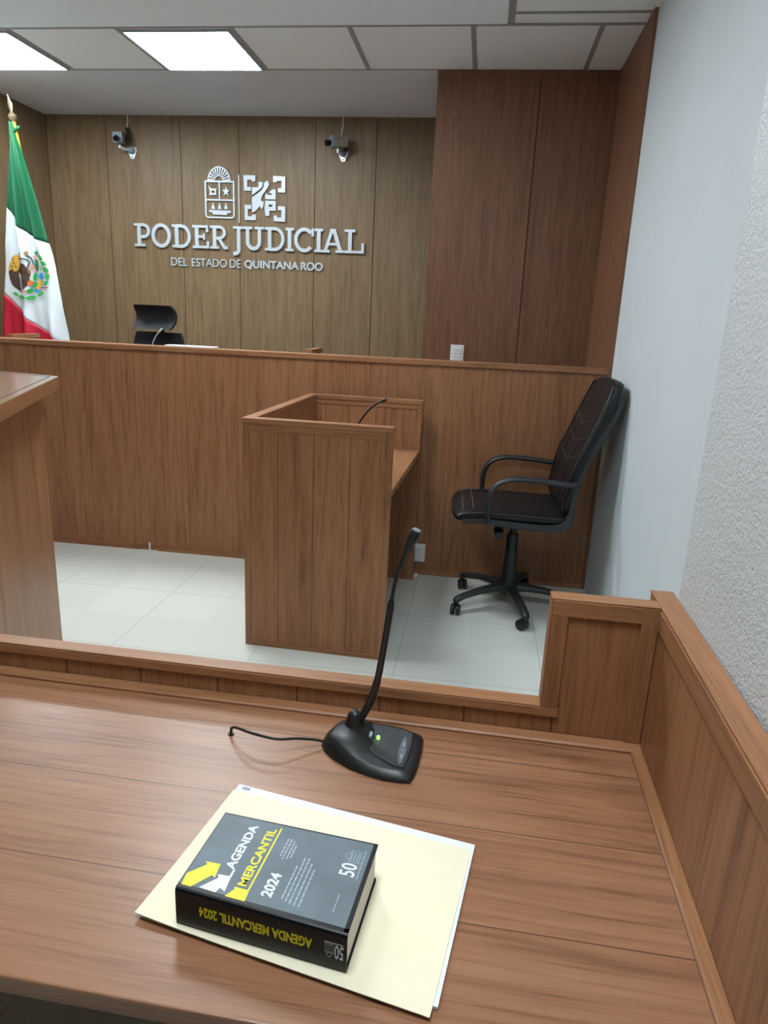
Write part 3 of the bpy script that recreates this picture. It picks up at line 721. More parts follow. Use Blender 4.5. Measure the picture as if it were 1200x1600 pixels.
# piping and worn seams
for s in (1, -1):
    pts = [(f[0] - 0.004, s * (w_ - 0.004), f[1]) for f, w_ in zip(catm(front), [p[1] for p in catm([(0.1 * i, x) for i, x in enumerate(widths)])])]
    b = MB(); b.tube(pts, 0.0045, M['black_plastic'], 8); b.build('backrest_piping', ch, smooth=True)
    b = MB(); b.tube([(x, s * 0.234, z - 0.012) for x, z in stp[:-3]], 0.0042, M['black_plastic'], 8); b.build('seat_piping', ch, smooth=True)
def front_at(z):
    ff = catm(front)
    for i in range(len(ff) - 1):
        if ff[i][1] <= z <= ff[i + 1][1]:
            t_ = (z - ff[i][1]) / (ff[i + 1][1] - ff[i][1]); return ff[i][0] + (ff[i + 1][0] - ff[i][0]) * t_
    return ff[-1][0]
b = MB()
for zt, zm in ((0.990, 0.950), (0.905, 0.868), (0.820, 0.785)):
    b.tube([(front_at(z) + 0.0010, y, z) for y, z in [(0.21 - 0.42 * k / 16, (zt if abs(k - 8) == 8 else zm + (zt - zm) * abs(k - 8) / 8)) for k in range(17)]], 0.0024, M['seam'], 6)
for yy in (0.105, -0.105):
    b.tube([(front_at(z) + 0.0010, yy, z) for z in [0.60 + 0.33 * k / 12 for k in range(13)]], 0.0022, M['leather'], 6)
b.build('backrest_seams', ch, smooth=True)
b = MB()
def seat_top(x):
    for i in range(len(stp) - 1):
        if stp[i][0] <= x <= stp[i + 1][0]: return stp[i][1] + (stp[i + 1][1] - stp[i][1]) * (x - stp[i][0]) / (stp[i + 1][0] - stp[i][0])
    return stp[-1][1]
for xx in (0.262, 0.215):
    b.tube([(xx, 0.20 - 0.40 * k / 12, seat_top(xx) + 0.0035 * (1 - ((0.2 - 0.4 * k / 12) / 0.236) ** 2)) for k in range(13)], 0.0017, M['stitch'], 6)
for yy in (0.09, -0.09):
    b.tube([(0.205 - 0.35 * k / 10, yy, seat_top(0.205 - 0.35 * k / 10) + 0.0030) for k in range(11)], 0.0015, M['leather'], 6)
b.build('seat_seams', ch, smooth=True)
# armrests: flattened loop from the seat pan up and back to the shell
for s in (1, -1):
    y = 0.262 * s
    path = [(0.146, y - 0.02 * s, 0.500), (0.152, y, 0.540), (0.154, y, 0.600), (0.145, y, 0.650), (0.116, y, 0.692), (0.070, y, 0.713), (0.020, y, 0.719), (-0.060, y, 0.717), (-0.140, y, 0.710), (-0.195, y, 0.705), (-0.232, y - 0.012 * s, 0.706), (-0.246, y - 0.030 * s, 0.690)]
    b = MB(); pth = smooth_path(path, 5); rings = []
    for i, p in enumerate(pth):
        t_ = (pth[min(i + 1, len(pth) - 1)] - pth[max(i - 1, 0)]).normalized(); nrm = Vector((-t_.z, 0, t_.x)).normalized() if abs(t_.y) < 0.9 else Vector((0, 0, 1))
        rings.append([tuple(p + Vector((0, 1, 0)) * (0.021 * math.cos(q)) + nrm * (0.0125 * math.sin(q))) for q in [2 * math.pi * k / 12 for k in range(12)]])
    b.rings(rings, M['grey_plastic']); b.build('armrest', ch, smooth=True)
# mechanism, column, star base and casters
b = MB(); b.box(-0.10, 0.10, -0.085, 0.085, 0.440, 0.471, M['black_plastic']); b.build('seat_mechanism', ch, 0.006)
b = MB(); b.tube([(0.070, -0.03, 0.452), (0.078, 0.05, 0.440), (0.080, 0.11, 0.425)], 0.006, M['black_plastic'], 8); b.tube([(0.082, 0.10, 0.432), (0.080, 0.14, 0.412)], [0.024, 0.022], M['black_plastic'], 14); b.build('tension_knob', ch, smooth=True)
b = MB(); b.lathe([(0.0, 0.095), (0.040, 0.095), (0.038, 0.13), (0.030, 0.28), (0.027, 0.385), (0.018, 0.388), (0.016, 0.44), (0.0, 0.44)], M['black_plastic']); b.build('gas_column', ch, smooth=True)
b = MB(); b.lathe([(0.0, 0.070), (0.042, 0.070), (0.050, 0.085), (0.050, 0.125), (0.040, 0.135), (0.0, 0.135)], M['black_plastic']); b.build('hub', ch, smooth=True)
A0 = 2.45984203 - (math.pi + PHI)
for k in range(5):
    a = A0 + k * 2 * math.pi / 5; c, s = math.cos(a), math.sin(a)
    b = MB(); prof = [(0.035, 0.104, 0.030, 0.024), (0.10, 0.106, 0.026, 0.020), (0.18, 0.100, 0.023, 0.017), (0.25, 0.088, 0.021, 0.015), (0.285, 0.078, 0.021, 0.017), (0.300, 0.070, 0.020, 0.020), (0.312, 0.066, 0.012, 0.014)]
    rings = [[(c * r_ - s * w_ * math.cos(q), s * r_ + c * w_ * math.cos(q), z + h * math.sin(q)) for q in [2 * math.pi * j / 12 for j in range(12)]] for r_, z, w_, h in prof]
    b.rings(rings, M['grey_plastic']); leg = b.build('leg', ch, smooth=True)
    cs = MB(); px, py = c * 0.300, s * 0.300
    ca = a + (0.9, -0.7, 2.2, 0.4, 1.5)[k]
    ax, ay = math.cos(ca), math.sin(ca)
    ox, oy = -ay * 0.016, ax * 0.016
    for sd in (-1, 1):
        rings = []
        for off, rad in ((0.004, 0.020), (0.006, 0.027), (0.019, 0.027), (0.023, 0.022)):
            rings.append([(px + ox + ax * off * sd - ay * rad * math.cos(q), py + oy + ay * off * sd + ax * rad * math.cos(q), 0.0272 + rad * math.sin(q)) for q in [2 * math.pi * j / 16 for j in range(16)]])
        cs.rings(rings, M['black_plastic'])
    cs.lathe([(0.0, 0.03), (0.007, 0.03), (0.007, 0.062), (0.0, 0.062)], M['black_plastic'], (px, py, 0), 10)
    cs.box(px - 0.012, px + 0.012, py - 0.010, py + 0.010, 0.026, 0.050, M['black_plastic'])
    cs.build('caster', leg, smooth=True)

# ================================================================== JUDGE'S CHAIR
jc = thing('high_back_chair', 'black mesh chair with curved headrest behind the judge bench', 'chair', (-2.085, 4.40, 0.14), math.radians(262))
# local +x = facing; build rows along z
def curved_panel(z0, z1, half, depth, lean, th, m, n=14, topw=1.0, cz=0.0):
    b = MB(); rings = []
    for j in range(n + 1):
        t_ = j / n; z = z0 + (z1 - z0) * t_; xoff = lean * (t_ - 0.5) + cz * (2 * t_ - 1) ** 2
        hw = half * (1 + (topw - 1) * t_) * (1 - 0.10 * abs(2 * t_ - 1) ** 6)
        fr = [(xoff + depth * (y / hw) ** 2, y, z) for y in [hw * (-1 + 2 * k / 12) for k in range(13)]]
        bk = [(x - th, y, z_) for x, y, z_ in fr[::-1]]
        rings.append(fr + bk)
    b.rings(rings, m); return b
curved_panel(0.60 + 0.0, 1.095, 0.215, 0.030, -0.05, 0.028, M['mesh_black'], topw=0.82).build('backrest', jc, smooth=True)
curved_panel(1.112, 1.262, 0.142, 0.025, -0.02, 0.026, M['mesh_black'], cz=0.055).build('headrest', jc, smooth=True)
b = MB(); b.tube([(-0.035, 0, 0.62), (-0.06, 0, 0.85), (-0.045, 0, 1.05), (-0.028, 0, 1.20)], [0.03, 0.028, 0.02, 0.018], M['black_plastic'], 10); b.build('spine_support', jc, smooth=True)
b = MB(); b.prism([(-0.02, -0.24), (0.40, -0.24), (0.46, -0.15), (0.46, 0.15), (0.40, 0.24), (-0.02, 0.24)], 0.42, 0.49, M['mesh_black']); b.build('seat', jc, 0.02)
b = MB(); b.lathe([(0.0, 0.07), (0.035, 0.07), (0.028, 0.30), (0.018, 0.31), (0.018, 0.42), (0.0, 0.42)], M['black_plastic'], (0.2, 0, 0)); b.build('gas_column', jc, smooth=True)
for k in range(5):
    a = 2 * math.pi * k / 5; b = MB(); b.tube([(0.2, 0, 0.085), (0.2 + 0.15 * math.cos(a), 0.15 * math.sin(a), 0.08), (0.2 + 0.29 * math.cos(a), 0.29 * math.sin(a), 0.045)], [0.024, 0.02, 0.016], M['black_plastic'], 10)
    b.lathe([(0.0, 0.0), (0.02, 0.0), (0.024, 0.02), (0.02, 0.045), (0.0, 0.045)], M['black_plastic'], (0.2 + 0.29 * math.cos(a), 0.29 * math.sin(a), 0.0), 12); b.build('leg', jc, smooth=True)
for s in (1, -1):
    b = MB(); b.tube(smooth_path([(0.10, 0.24 * s, 0.45), (0.10, 0.27 * s, 0.55), (0.10, 0.27 * s, 0.66)]), 0.016, M['black_plastic'], 10); b.box(0.0, 0.24, 0.27 * s - 0.03, 0.27 * s + 0.03, 0.66, 0.685, M['black_plastic']); b.build('armrest', jc, smooth=False)
# silver gooseneck on the bench
bmic = thing('silver_gooseneck_microphone', 'thin silver gooseneck microphone on the judge bench before the headrest chair', 'microphone', (-1.915, 3.93, 0.8905))
b = MB(); b.lathe([(0.0, 0.0), (0.05, 0.0), (0.05, 0.012), (0.03, 0.024), (0.0, 0.024)], M['black_plastic']); b.build('base', bmic, smooth=True)
b = MB(); b.tube(smooth_path([(0, 0, 0.02), (0, 0, 0.15), (0.003, 0, 0.24), (0.012, 0, 0.29), (0.034, 0, 0.335), (0.055, 0, 0.362)]), 0.0034, M['silver'], 8); b.build('gooseneck', bmic, smooth=True)
b = MB(); b.tube([(0.052, 0, 0.359), (0.060, 0, 0.367), (0.075, 0, 0.382)], [0.004, 0.006, 0.005], M['steel'], 8); b.build('microphone_capsule', bmic, smooth=True)

# ================================================================== WALL SWITCH AND SOCKETS
def plate(name, label, cat, x, y, z, w_, h, kind):
    t = thing(name, label, cat, (x, y, z))
    b = MB(); b.box(-w_ / 2, w_ / 2, -0.009, 0.0, -h / 2, h / 2, M['white_plastic']); b.build('cover_plate', t, 0.003)
    for dz in (0.022, -0.022):
        b = MB(); b.box(-w_ * 0.28, w_ * 0.28, -0.0125, -0.0085, dz - 0.017, dz + 0.017, M['white_plastic']); o = b.build('rocker' if kind == 's' else 'socket_insert', t, 0.0015)
        if kind != 's':
            b = MB()
            for dx in (-0.007, 0.007): b.box(dx - 0.0012, dx + 0.0012, -0.0128, -0.0120, dz - 0.005, dz + 0.005, M['black_plastic'])
            b.build('slot', o)
        else:
            b = MB(); b.box(-w_ * 0.20, w_ * 0.20, -0.0129, -0.0120, dz + 0.008, dz + 0.010, M['tbar']); b.build('rocker_mark', o)
    return t
plate('light_switch', 'white light switch plate on the brown pillar just above the bench', 'light switch', -0.1544, YP - 0.0002, 1.185, 0.084, 0.118, 's')
plate('wall_socket', 'white power socket low on the bench front beside the witness stand', 'power socket', -0.258, YB + 0.006, 0.130, 0.060, 0.105, 'o')
b = MB(); b.lathe([(0.0, 0.0), (0.011, 0.0), (0.011, 0.012), (0.006, 0.018), (0.0, 0.018)], M['white_plastic'], (0, 0, 0), 12)
o = b.build('cable_stub', None, smooth=True); o.location = (-0.270, 3.655, 0.0); tag(o, 'tiny white plastic stub on the floor below the bench socket', 'floor stub')  # short white cable stub at the foot of the bench
fl = thing('floor_cable', 'short white cable end rising from the floor at the foot of the bench', 'cable', (-1.855, YB - 0.006, 0.0))
b = MB(); b.tube(smooth_path([(0, 0, 0.0), (0.001, -0.002, 0.03), (-0.002, 0.002, 0.05)]), 0.006, M['white_plastic'], 8); b.build('cable', fl, smooth=True)
b = MB(); b.tube([(-0.06, -0.004, 0.004), (0.0, -0.006, 0.004), (0.05, -0.004, 0.004)], 0.004, M['white_plastic'], 8); b.build('cable_run', fl, smooth=True)

# ================================================================== WALL LETTERING
YF_ = YW - 0.0005
def wt(x0, z0):
    return lambda x, y, z: (x0 + x, -z, z0 + y)
H = 0.166; ST = 0.0285; SF = 0.0185; DEP = 0.022
sign = thing('wall_lettering', 'large silver raised letters PODER JUDICIAL on the back wall', 'wall lettering', (-1.84, YF_, 1.842))
def letter(ch_, x0, x1):
    w_ = x1 - x0; b = MB(); tf = lambda x, y, z: (x0 + 1.84 + x, -z, y)
    eps = [0.0]
    def s(pts, wd, closed=False):
        eps[0] += 0.00015; stroke(b, pts, wd, 0.001, DEP + eps[0], M['silver'], tf, closed)
    hb = SF / 2
    if ch_ == 'P':
        sx = 0.30 * w_
        s([(sx, 0), (sx, H)], ST); s([(0.0, hb), (0.66 * w_, hb)], SF); s([(0.0, H - hb), (sx, H - hb)], SF)
        s([(sx, H - hb), (0.58 * w_, H - hb)] + arc(0.58 * w_, H - hb - 0.043, w_ * 0.42 - ST / 2, 0.043, 80, -80) + [(0.58 * w_, H - hb - 0.086), (sx, H - hb - 0.086)], SF * 1.2)
    if ch_ == 'O':
        s(arc(w_ / 2, H / 2, w_ / 2 - ST / 2 + 0.001, H / 2 - SF / 2 + 0.001, 0, 350, 35), ST * 0.92, True)
    if ch_ == 'D':
        sx = 0.24 * w_
        s([(sx, 0), (sx, H)], ST); s([(0, hb), (sx, hb)], SF); s([(0, H - hb), (sx, H - hb)], SF)
        s([(sx, H - hb), (0.48 * w_, H - hb)] + arc(0.48 * w_, H / 2, w_ * 0.52 - ST / 2, H / 2 - hb, 82, -82, 20) + [(0.48 * w_, hb), (sx, hb)], SF * 1.25)
    if ch_ == 'E':
        sx = 0.26 * w_
        s([(sx, 0), (sx, H)], ST); s([(0, hb), (w_, hb)], SF); s([(0, H - hb), (w_ * 0.96, H - hb)], SF); s([(sx, H * 0.51), (0.72 * w_, H * 0.51)], SF)
        s([(w_ - 0.009, 0), (w_ - 0.009, 0.052)], 0.018); s([(0.96 * w_ - 0.009, H), (0.96 * w_ - 0.009, H - 0.048)], 0.018); s([(0.70 * w_, H * 0.51 - 0.024), (0.70 * w_, H * 0.51 + 0.024)], 0.015)
    if ch_ == 'R':
        sx = 0.26 * w_
        s([(sx, 0), (sx, H)], ST); s([(0, hb), (0.50 * w_, hb)], SF); s([(0, H - hb), (sx, H - hb)], SF)
        s([(sx, H - hb), (0.52 * w_, H - hb)] + arc(0.52 * w_, H - hb - 0.040, w_ * 0.40 - ST / 2, 0.040, 80, -80) + [(0.52 * w_, H - hb - 0.080), (sx, H - hb - 0.080)], SF * 1.2)
        s([(0.50 * w_, H * 0.46), (0.82 * w_, hb), (w_, hb)], SF * 1.2)
    if ch_ == 'J':
        sx = 0.60 * w_
        s([(sx, H), (sx, 0.005)] + arc(sx - 0.030, 0.002, 0.030, 0.032, 0, -88, 8) + [(0.0, -0.030)], ST * 0.95); s([(0.02 * w_, H - hb), (w_, H - hb)], SF)
    if ch_ == 'U':
        xa, xb = 0.22 * w_, 0.78 * w_
        s([(xa, H), (xa, 0.06)] + arc(w_ / 2, 0.060, (xb - xa) / 2, 0.060 - SF * 0.55, 180, 360, 16) + [(xb, 0.06), (xb, H)], ST * 0.92)
        s([(0, H - hb), (0.44 * w_, H - hb)], SF); s([(0.56 * w_, H - hb), (w_, H - hb)], SF)
    if ch_ == 'I':
        s([(w_ / 2, 0), (w_ / 2, H)], ST); s([(0, hb), (w_, hb)], SF); s([(0, H - hb), (w_, H - hb)], SF)
    if ch_ == 'C':
        s(arc(w_ * 0.52, H / 2, w_ * 0.52 - ST / 2, H / 2 - SF / 2 + 0.001, 40, 318, 30), ST * 0.92)
        s([(w_ - 0.010, H), (w_ - 0.010, H * 0.66)], 0.018)
    if ch_ == 'A':
        s([(0.16 * w_, hb), (0.46 * w_, H)], SF * 1.25); s([(0.84 * w_, hb), (0.52 * w_, H)], ST); s([(0.28 * w_, H * 0.36), (0.74 * w_, H * 0.36)], SF)
        s([(0, hb), (0.36 * w_, hb)], SF); s([(0.62 * w_, hb), (w_, hb)], SF); s([(0.36 * w_, H - hb), (0.60 * w_, H - hb)], SF)
    if ch_ == 'L':
        sx = 0.28 * w_
        s([(sx, 0), (sx, H)], ST); s([(0, hb), (w_, hb)], SF); s([(0, H - hb), (0.55 * w_, H - hb)], SF); s([(w_ - 0.010, 0), (w_ - 0.010, 0.072)], 0.020)
    b.build('letter', sign)
for c, x0, x1 in (('P', -2.7475, -2.6150), ('O', -2.6070, -2.4490), ('D', -2.4380, -2.2860), ('E', -2.2740, -2.1420), ('R', -2.1340, -1.9930),
                  ('J', -1.9500, -1.8760), ('U', -1.8715, -1.7050), ('D', -1.6994, -1.5435), ('I', -1.5390, -1.4735), ('C', -1.4720, -1.3180), ('I', -1.3144, -1.2480), ('A', -1.2560, -1.0860), ('L', -1.0840, -0.9340)):
    letter(c, x0, x1)
sub = thing('wall_lettering', 'smaller silver line DEL ESTADO DE QUINTANA ROO under the large letters', 'wall lettering', (-1.85, YF_, 1.708))
for word, x0, x1, bold in (('DEL', -2.458, -2.325, 0.0), ('ESTADO', -2.289, -2.006, 0.0), ('DE', -1.982, -1.893, 0.0), ('QUINTANA', -1.8655, -1.4356, 0.028), ('ROO', -1.4187, -1.2487, 0.028)):
    b = MB(); lo = -0.008 if 'Q' in word else 0.0
    put_text(b, word, M['silver'], x0 + 1.85, x1 + 1.85, lo, 0.0605, 0.001, 0.013, lambda x, y, z: (x, -z, y), bold); b.build('word', sub)
# divider bar
b = MB(); b.box(-0.0035, 0.0035, -0.012, -0.001, 0, 0.335, M['silver']); o = b.build('divider_bar', None); o.location = (-1.9025, YF_, 2.033)
tag(o, 'thin vertical silver bar between the two wall emblems', 'divider bar')
# shield emblem
EK = 0.000630
def em(zx, zy): return ((zx - 258) * EK, (640 - zy) * EK)
sh = thing('shield_emblem', 'silver outline shield with rising sun, star and sailing shapes above the lettering', 'emblem', (-2.0545, YF_, 2.0640))
tfw = lambda x, y, z: (x, -z, y)
b = MB(); stroke(b, [em(84, 236), em(436, 236)] + [em(*p) for p in arc(402, 602, 34, 34, 0, 90, 5)] + [em(*p) for p in arc(118, 602, 34, 34, 90, 180, 5)], 0.0115, 0.001, 0.014, M['silver'], tfw, True)
stroke(b, [em(84, 440), em(436, 440)], 0.0110, 0.001, 0.0142, M['silver'], tfw); stroke(b, [em(258, 236), em(258, 440)], 0.0090, 0.001, 0.0144, M['silver'], tfw); b.build('shield_frame', sh)
b = MB(); stroke(b, [em(255 + 136 * math.cos(a), 234 - 158 * math.sin(a)) for a in [math.pi * k / 24 for k in range(25)]], 0.0075, 0.001, 0.014, M['silver'], tfw)
stroke(b, [em(255 + 55 * math.cos(a), 234 - 62 * math.sin(a)) for a in [math.pi * k / 16 for k in range(17)]], 0.0065, 0.001, 0.0141, M['silver'], tfw)
for k in range(12):
    a0, a1 = math.pi * (k + 0.30) / 12, math.pi * (k + 0.70) / 12
    b.prism([em(255 + r1 * math.cos(a), 234 - r1 * 1.14 * math.sin(a)) for r1, a in ((58, a0), (132, a0 - 0.02), (132, a1 + 0.02), (58, a1))], 0.001, 0.0138, M['silver'], tfw)
b.build('sun_rays', sh)
b = MB(); b.prism([em(340 + (52 if k % 2 == 0 else 20) * math.sin(math.pi * k / 5), 345 - (58 if k % 2 == 0 else 22) * math.cos(math.pi * k / 5)) for k in range(10)], 0.001, 0.014, M['silver'], tfw); b.build('star', sh)
b = MB(); stroke(b, [em(150, 325), em(205, 325), em(205, 375), em(150, 375)], 0.013, 0.001, 0.014, M['silver'], tfw, True)
b.prism([em(118, 278), em(150, 310), em(165, 330), em(140, 335)], 0.001, 0.0143, M['silver'], tfw)
for x, y in ((130, 388), (222, 388), (222, 315)): b.prism([em(x, y), em(180 + (x - 180) * 0.5, 350 + (y - 350) * 0.9), em(180 + (x - 180) * 0.9, 350 + (y - 350) * 0.5)], 0.001, 0.0144, M['silver'], tfw)
b.build('shell_mark', sh)
b = MB()
for x in (177, 257, 337): b.prism([em(x - 25, 540), em(x + 25, 540), em(x, 465)], 0.001, 0.014, M['silver'], tfw)
b.prism([em(122, 552), em(398, 556), em(395, 584), em(352, 586), em(350, 606), em(168, 602), em(166, 580), em(124, 576)], 0.001, 0.0141, M['silver'], tfw); b.build('boat_marks', sh)
# map-in-brackets emblem
mp_ = thing('map_emblem', 'silver emblem of a map shape and block letters inside four corner brackets', 'emblem', (-1.7035, YF_, 2.0510))
EK2 = 0.000612
def e2(zx, zy): return ((zx - 825) * EK2, (683 - zy) * EK2 * 0.885)
def br(pts): b = MB(); b.prism([e2(*p) for p in pts], 0.001, 0.016, M['silver'], tfw); b.build('corner_bracket', mp_)
br([(562, 103), (710, 103), (710, 180), (665, 180), (665, 158), (610, 158), (610, 250), (655, 250), (655, 300), (568, 300)])
br([(935, 106), (1086, 110), (1086, 312), (996, 310), (996, 258), (1040, 258), (1040, 166), (980, 166), (980, 184), (935, 184)])
br([(572, 480), (657, 480), (657, 534), (614, 534), (614, 626), (668, 626), (668, 604), (716, 604), (716, 677), (575, 675)])
br([(996, 487), (1087, 490), (1087, 686), (942, 684), (942, 608), (988, 608), (988, 632), (1040, 632), (1040, 538), (996, 538)])
b = MB(); b.prism([e2(*p) for p in ((752, 182), (806, 188), (800, 245), (760, 285), (668, 355), (668, 255), (750, 252))], 0.001, 0.016, M['silver'], tfw)
b.prism([e2(*p) for p in ((820, 200), (850, 170), (868, 172), (885, 215), (862, 262), (800, 350), (782, 405), (790, 430), (820, 435), (815, 470), (797, 530), (775, 512), (772, 490), (745, 515), (718, 555), (685, 572), (668, 570), (668, 385), (790, 290), (820, 240))], 0.001, 0.016, M['silver'], tfw); b.build('map_shape', mp_)
b = MB(); b.prism([e2(*p) for p in ((852, 322), (862, 345), (915, 348), (918, 328), (880, 318), (925, 275), (965, 275), (968, 402), (836, 402), (836, 350))], 0.001, 0.016, M['silver'], tfw); b.build('block_letter', mp_)
b = MB(); b.prism([e2(*p) for p in ((838, 420), (968, 420), (968, 548), (888, 548), (888, 618), (838, 616), (826, 520), (880, 520), (880, 498), (925, 498), (925, 470), (882, 470), (882, 519), (826, 518))], 0.001, 0.016, M['silver'], tfw); b.build('block_letter', mp_)

# ================================================================== SECURITY CAMERAS
M['cam_grey'] = plain('blue_grey_camera_face', (128, 146, 154), 0.4, metal=0.1)
M['cam_beige'] = plain('grey_beige_camera_body', (136, 130, 120), 0.5)
M['lens'] = plain('black_lens', (14, 17, 24), 0.15)
def security_camera(label, mount, head, yaw, pitch, cable_pts, plug):
    t = thing('security_camera', label, 'security camera', mount, 0, 'two small box cameras below the ceiling')
    hx, hy, hz_ = (head[i] - mount[i] for i in range(3))
    rot = Matrix.Rotation(yaw, 3, 'Z') @ Matrix.Rotation(pitch, 3, 'X')
    def T_(v): q = rot @ Vector(v); return (q.x + hx, q.y + hy, q.z + hz_)
    def tr(mb): mb.v = [T_(v) for v in mb.v]; return mb
    b = MB(); b.box(-0.034, 0.034, 0.0, 0.105, -0.034, 0.036, M['cam_beige'])
    for x in (0.0343,):
        for yy, zz in ((0.03, 0.018), (0.075, 0.02), (0.078, -0.016), (0.028, -0.02)):
            b.box(x - 0.0003, x + 0.0008, yy - 0.004, yy + 0.004, zz - 0.004, zz + 0.004, M['black_plastic'])
    body = tr(b).build('housing', t, 0.003)
    b = MB(); b.box(-0.036, 0.036, -0.012, 0.0, -0.037, 0.039, M['cam_grey']); tr(b).build('front_bezel', t, 0.004)
    b = MB(); rr_ = [[(r_ * math.cos(q), y, -0.008 + r_ * math.sin(q)) for q in [2 * math.pi * k / 18 for k in range(18)]] for r_, y in ((0.019, -0.010), (0.021, -0.040), (0.021, -0.052), (0.016, -0.053), (0.012, -0.046))]
    b.rings(rr_, M['lens']); tr(b).build('lens', t, smooth=True)
    b = MB(); a0 = Vector(T_((0, 0.04, -0.036))); a1 = a0 + Vector((0, 0, -0.03)); a2 = Vector((0.004, -0.030, 0.010))
    b.tube([a0, a1], [0.010, 0.010], M['steel'], 10); b.tube([a1 + Vector((0, 0, 0.006)), (a1 + a2) / 2 + Vector((0, 0, -0.006)), a2], [0.010, 0.009, 0.010], M['steel'], 10)
    b.tube([a2, Vector((0, -0.006, 0.004))], [0.024, 0.026], M['cam_grey'], 16); b.build('swivel_arm', t, smooth=True)
    b = MB(); b.prism([(-0.036, 0.030), (0.036, 0.030), (0.038, 0.005), (0.016, -0.050), (-0.010, -0.050), (-0.034, 0.002)], 0.001, 0.008, M['steel'], lambda x, y, z: (x, -z, y)); b.prism([(-0.004, -0.034), (0.006, -0.034), (0.006, -0.042), (-0.004, -0.042)], 0.008, 0.0088, M['lens'], lambda x, y, z: (x, -z, y)); b.build('mount_plate', t, 0.001)
    b = MB(); b.tube(smooth_path([Vector(p) - Vector(mount) for p in cable_pts]), 0.0034, M['white_plastic'], 8); part_label(b.build('cable', t, smooth=True), 'white cable running up to the ceiling')
    b = MB(); b.tube(smooth_path([Vector(p) - Vector(mount) for p in plug]), [0.010] + [0.015] * (6 * (len(plug) - 1) - 1) + [0.008], M['black_plastic'], 10); part_label(b.build('connector', t, smooth=True), 'black cable connector')
    return t
security_camera('left of two small security cameras, turned forward, mounted high on the back wall', (-2.7395, YF_, 2.515), (-2.785, 5.345, 2.583), math.radians(12), math.radians(8),
                [(-2.748, 5.440, 2.7644), (-2.750, 5.446, 2.715), (-2.760, 5.440, 2.660)], [(-2.758, 5.440, 2.668), (-2.745, 5.435, 2.630), (-2.745, 5.430, 2.590), (-2.757, 5.420, 2.565)])
security_camera('right of two small security cameras, turned sideways, mounted high on the back wall', (-1.1137, YF_, 2.520), (-1.165, 5.330, 2.570), math.radians(-58), math.radians(6),
                [(-1.111, 5.440, 2.7644), (-1.115, 5.446, 2.700), (-1.122, 5.425, 2.625)], [(-1.122, 5.425, 2.630), (-1.098, 5.440, 2.600), (-1.085, 5.445, 2.560), (-1.095, 5.440, 2.530)])

# ================================================================== FLAG
FY = 4.60
flag = thing('national_flag', 'green white and red flag on a standing pole in the left corner', 'flag', (-2.70, 4.64, 0.14))
M['flag_green'] = plain('green_satin', (0, 88, 54), 0.55)
M['flag_white'] = plain('white_satin', (216, 226, 231), 0.55)
M['flag_red'] = plain('red_satin', (186, 14, 46), 0.55)
M['gold'] = plain('yellow_painted_pole', (226, 186, 40), 0.4)
M['brass'] = plain('aged_brass', (150, 138, 110), 0.32, metal=0.75)
LE = [(2.500, -3.1205), (2.4818, -3.1228), (2.30, -3.146), (1.9635, -3.1894), (1.70, -3.232), (1.52, -3.266), (1.40, -3.287), (1.15, -3.304), (0.80, -3.300)]
RE = [(2.500, -3.1040), (2.4449, -3.0956), (2.30, -3.062), (2.05, -3.006), (1.79, -2.949), (1.70, -2.919), (1.61, -2.8967), (1.40, -2.872), (1.15, -2.8484), (0.80, -2.84)]
def interp(tab, z):
    if z >= tab[0][0]: return tab[0][1]
    for i in range(len(tab) - 1):
        if tab[i][0] >= z >= tab[i + 1][0]:
            t_ = (tab[i][0] - z) / (tab[i][0] - tab[i + 1][0]); return tab[i][1] + t_ * (tab[i + 1][1] - tab[i][1])
    return tab[-1][1]
def fold(u, z):
    k = min(1.0, max(0.0, (2.5 - z) / 0.5)); g_ = 1.0 if z > 1.75 else max(0.35, 1.0 - (1.75 - z) / 0.25)
    if z < 1.35: g_ = min(1.0, 0.35 + (1.35 - z) * 4)
    a = 0.027 * k * g_
    return FY - a * (math.sin(u * 16 + 0.8) + 0.5 * math.sin(u * 29 + 2.0)) - 0.035 * math.sin(math.pi * u)
def flag_y(x, z):
    a, c = interp(LE, z), interp(RE, z); u = (x - a) / max(1e-4, c - a); return fold(u, z)
def band(z_hi, z_lo, n, m, mb):
    """columns follow u; z_hi(u), z_lo(u) bound the band"""
    NU = 40; vs = []
    for j in range(n + 1):
        for i in range(NU + 1):
            u = i / NU; zz = z_hi(u) + (z_lo(u) - z_hi(u)) * j / n
            a, c = interp(LE, zz), interp(RE, zz); vs.append((a + (c - a) * u + 2.70, fold(u, zz) - 4.64, zz - 0.14))
    fs = [(j * (NU + 1) + i, (j + 1) * (NU + 1) + i, (j + 1) * (NU + 1) + i + 1, j * (NU + 1) + i + 1) for j in range(n) for i in range(NU)]
    mb.add(vs, fs, m)
gw = lambda u: 1.985 - 0.215 * u - 0.03 * math.sin(math.pi * u) * (1 if u > 0.2 else 0.6)
wr = lambda u: 1.435 - 0.345 * u + 0.01 * math.sin(3 * math.pi * u)
b = MB(); band(lambda u: 2.495, gw, 26, M['flag_green'], b); band(gw, wr, 30, M['flag_white'], b); band(wr, lambda u: 0.85 + 0.05 * u, 18, M['flag_red'], b)
cloth = b.build('cloth', flag, smooth=True, fix=False)
md = cloth.modifiers.new('thickness', 'SOLIDIFY'); md.thickness = 0.0015; md.offset = -1
b = MB(); P0, P1 = Vector((-3.1065, 4.606, 2.505)), Vector((-2.80, 4.70, 0.16)); off = Vector((2.70, -4.64, -0.14))
b.tube([P0 + off, P1 + off], 0.0115, M['gold'], 12); b.build('pole', flag, smooth=True)
b = MB(); dirn = (P0 - P1).normalized()
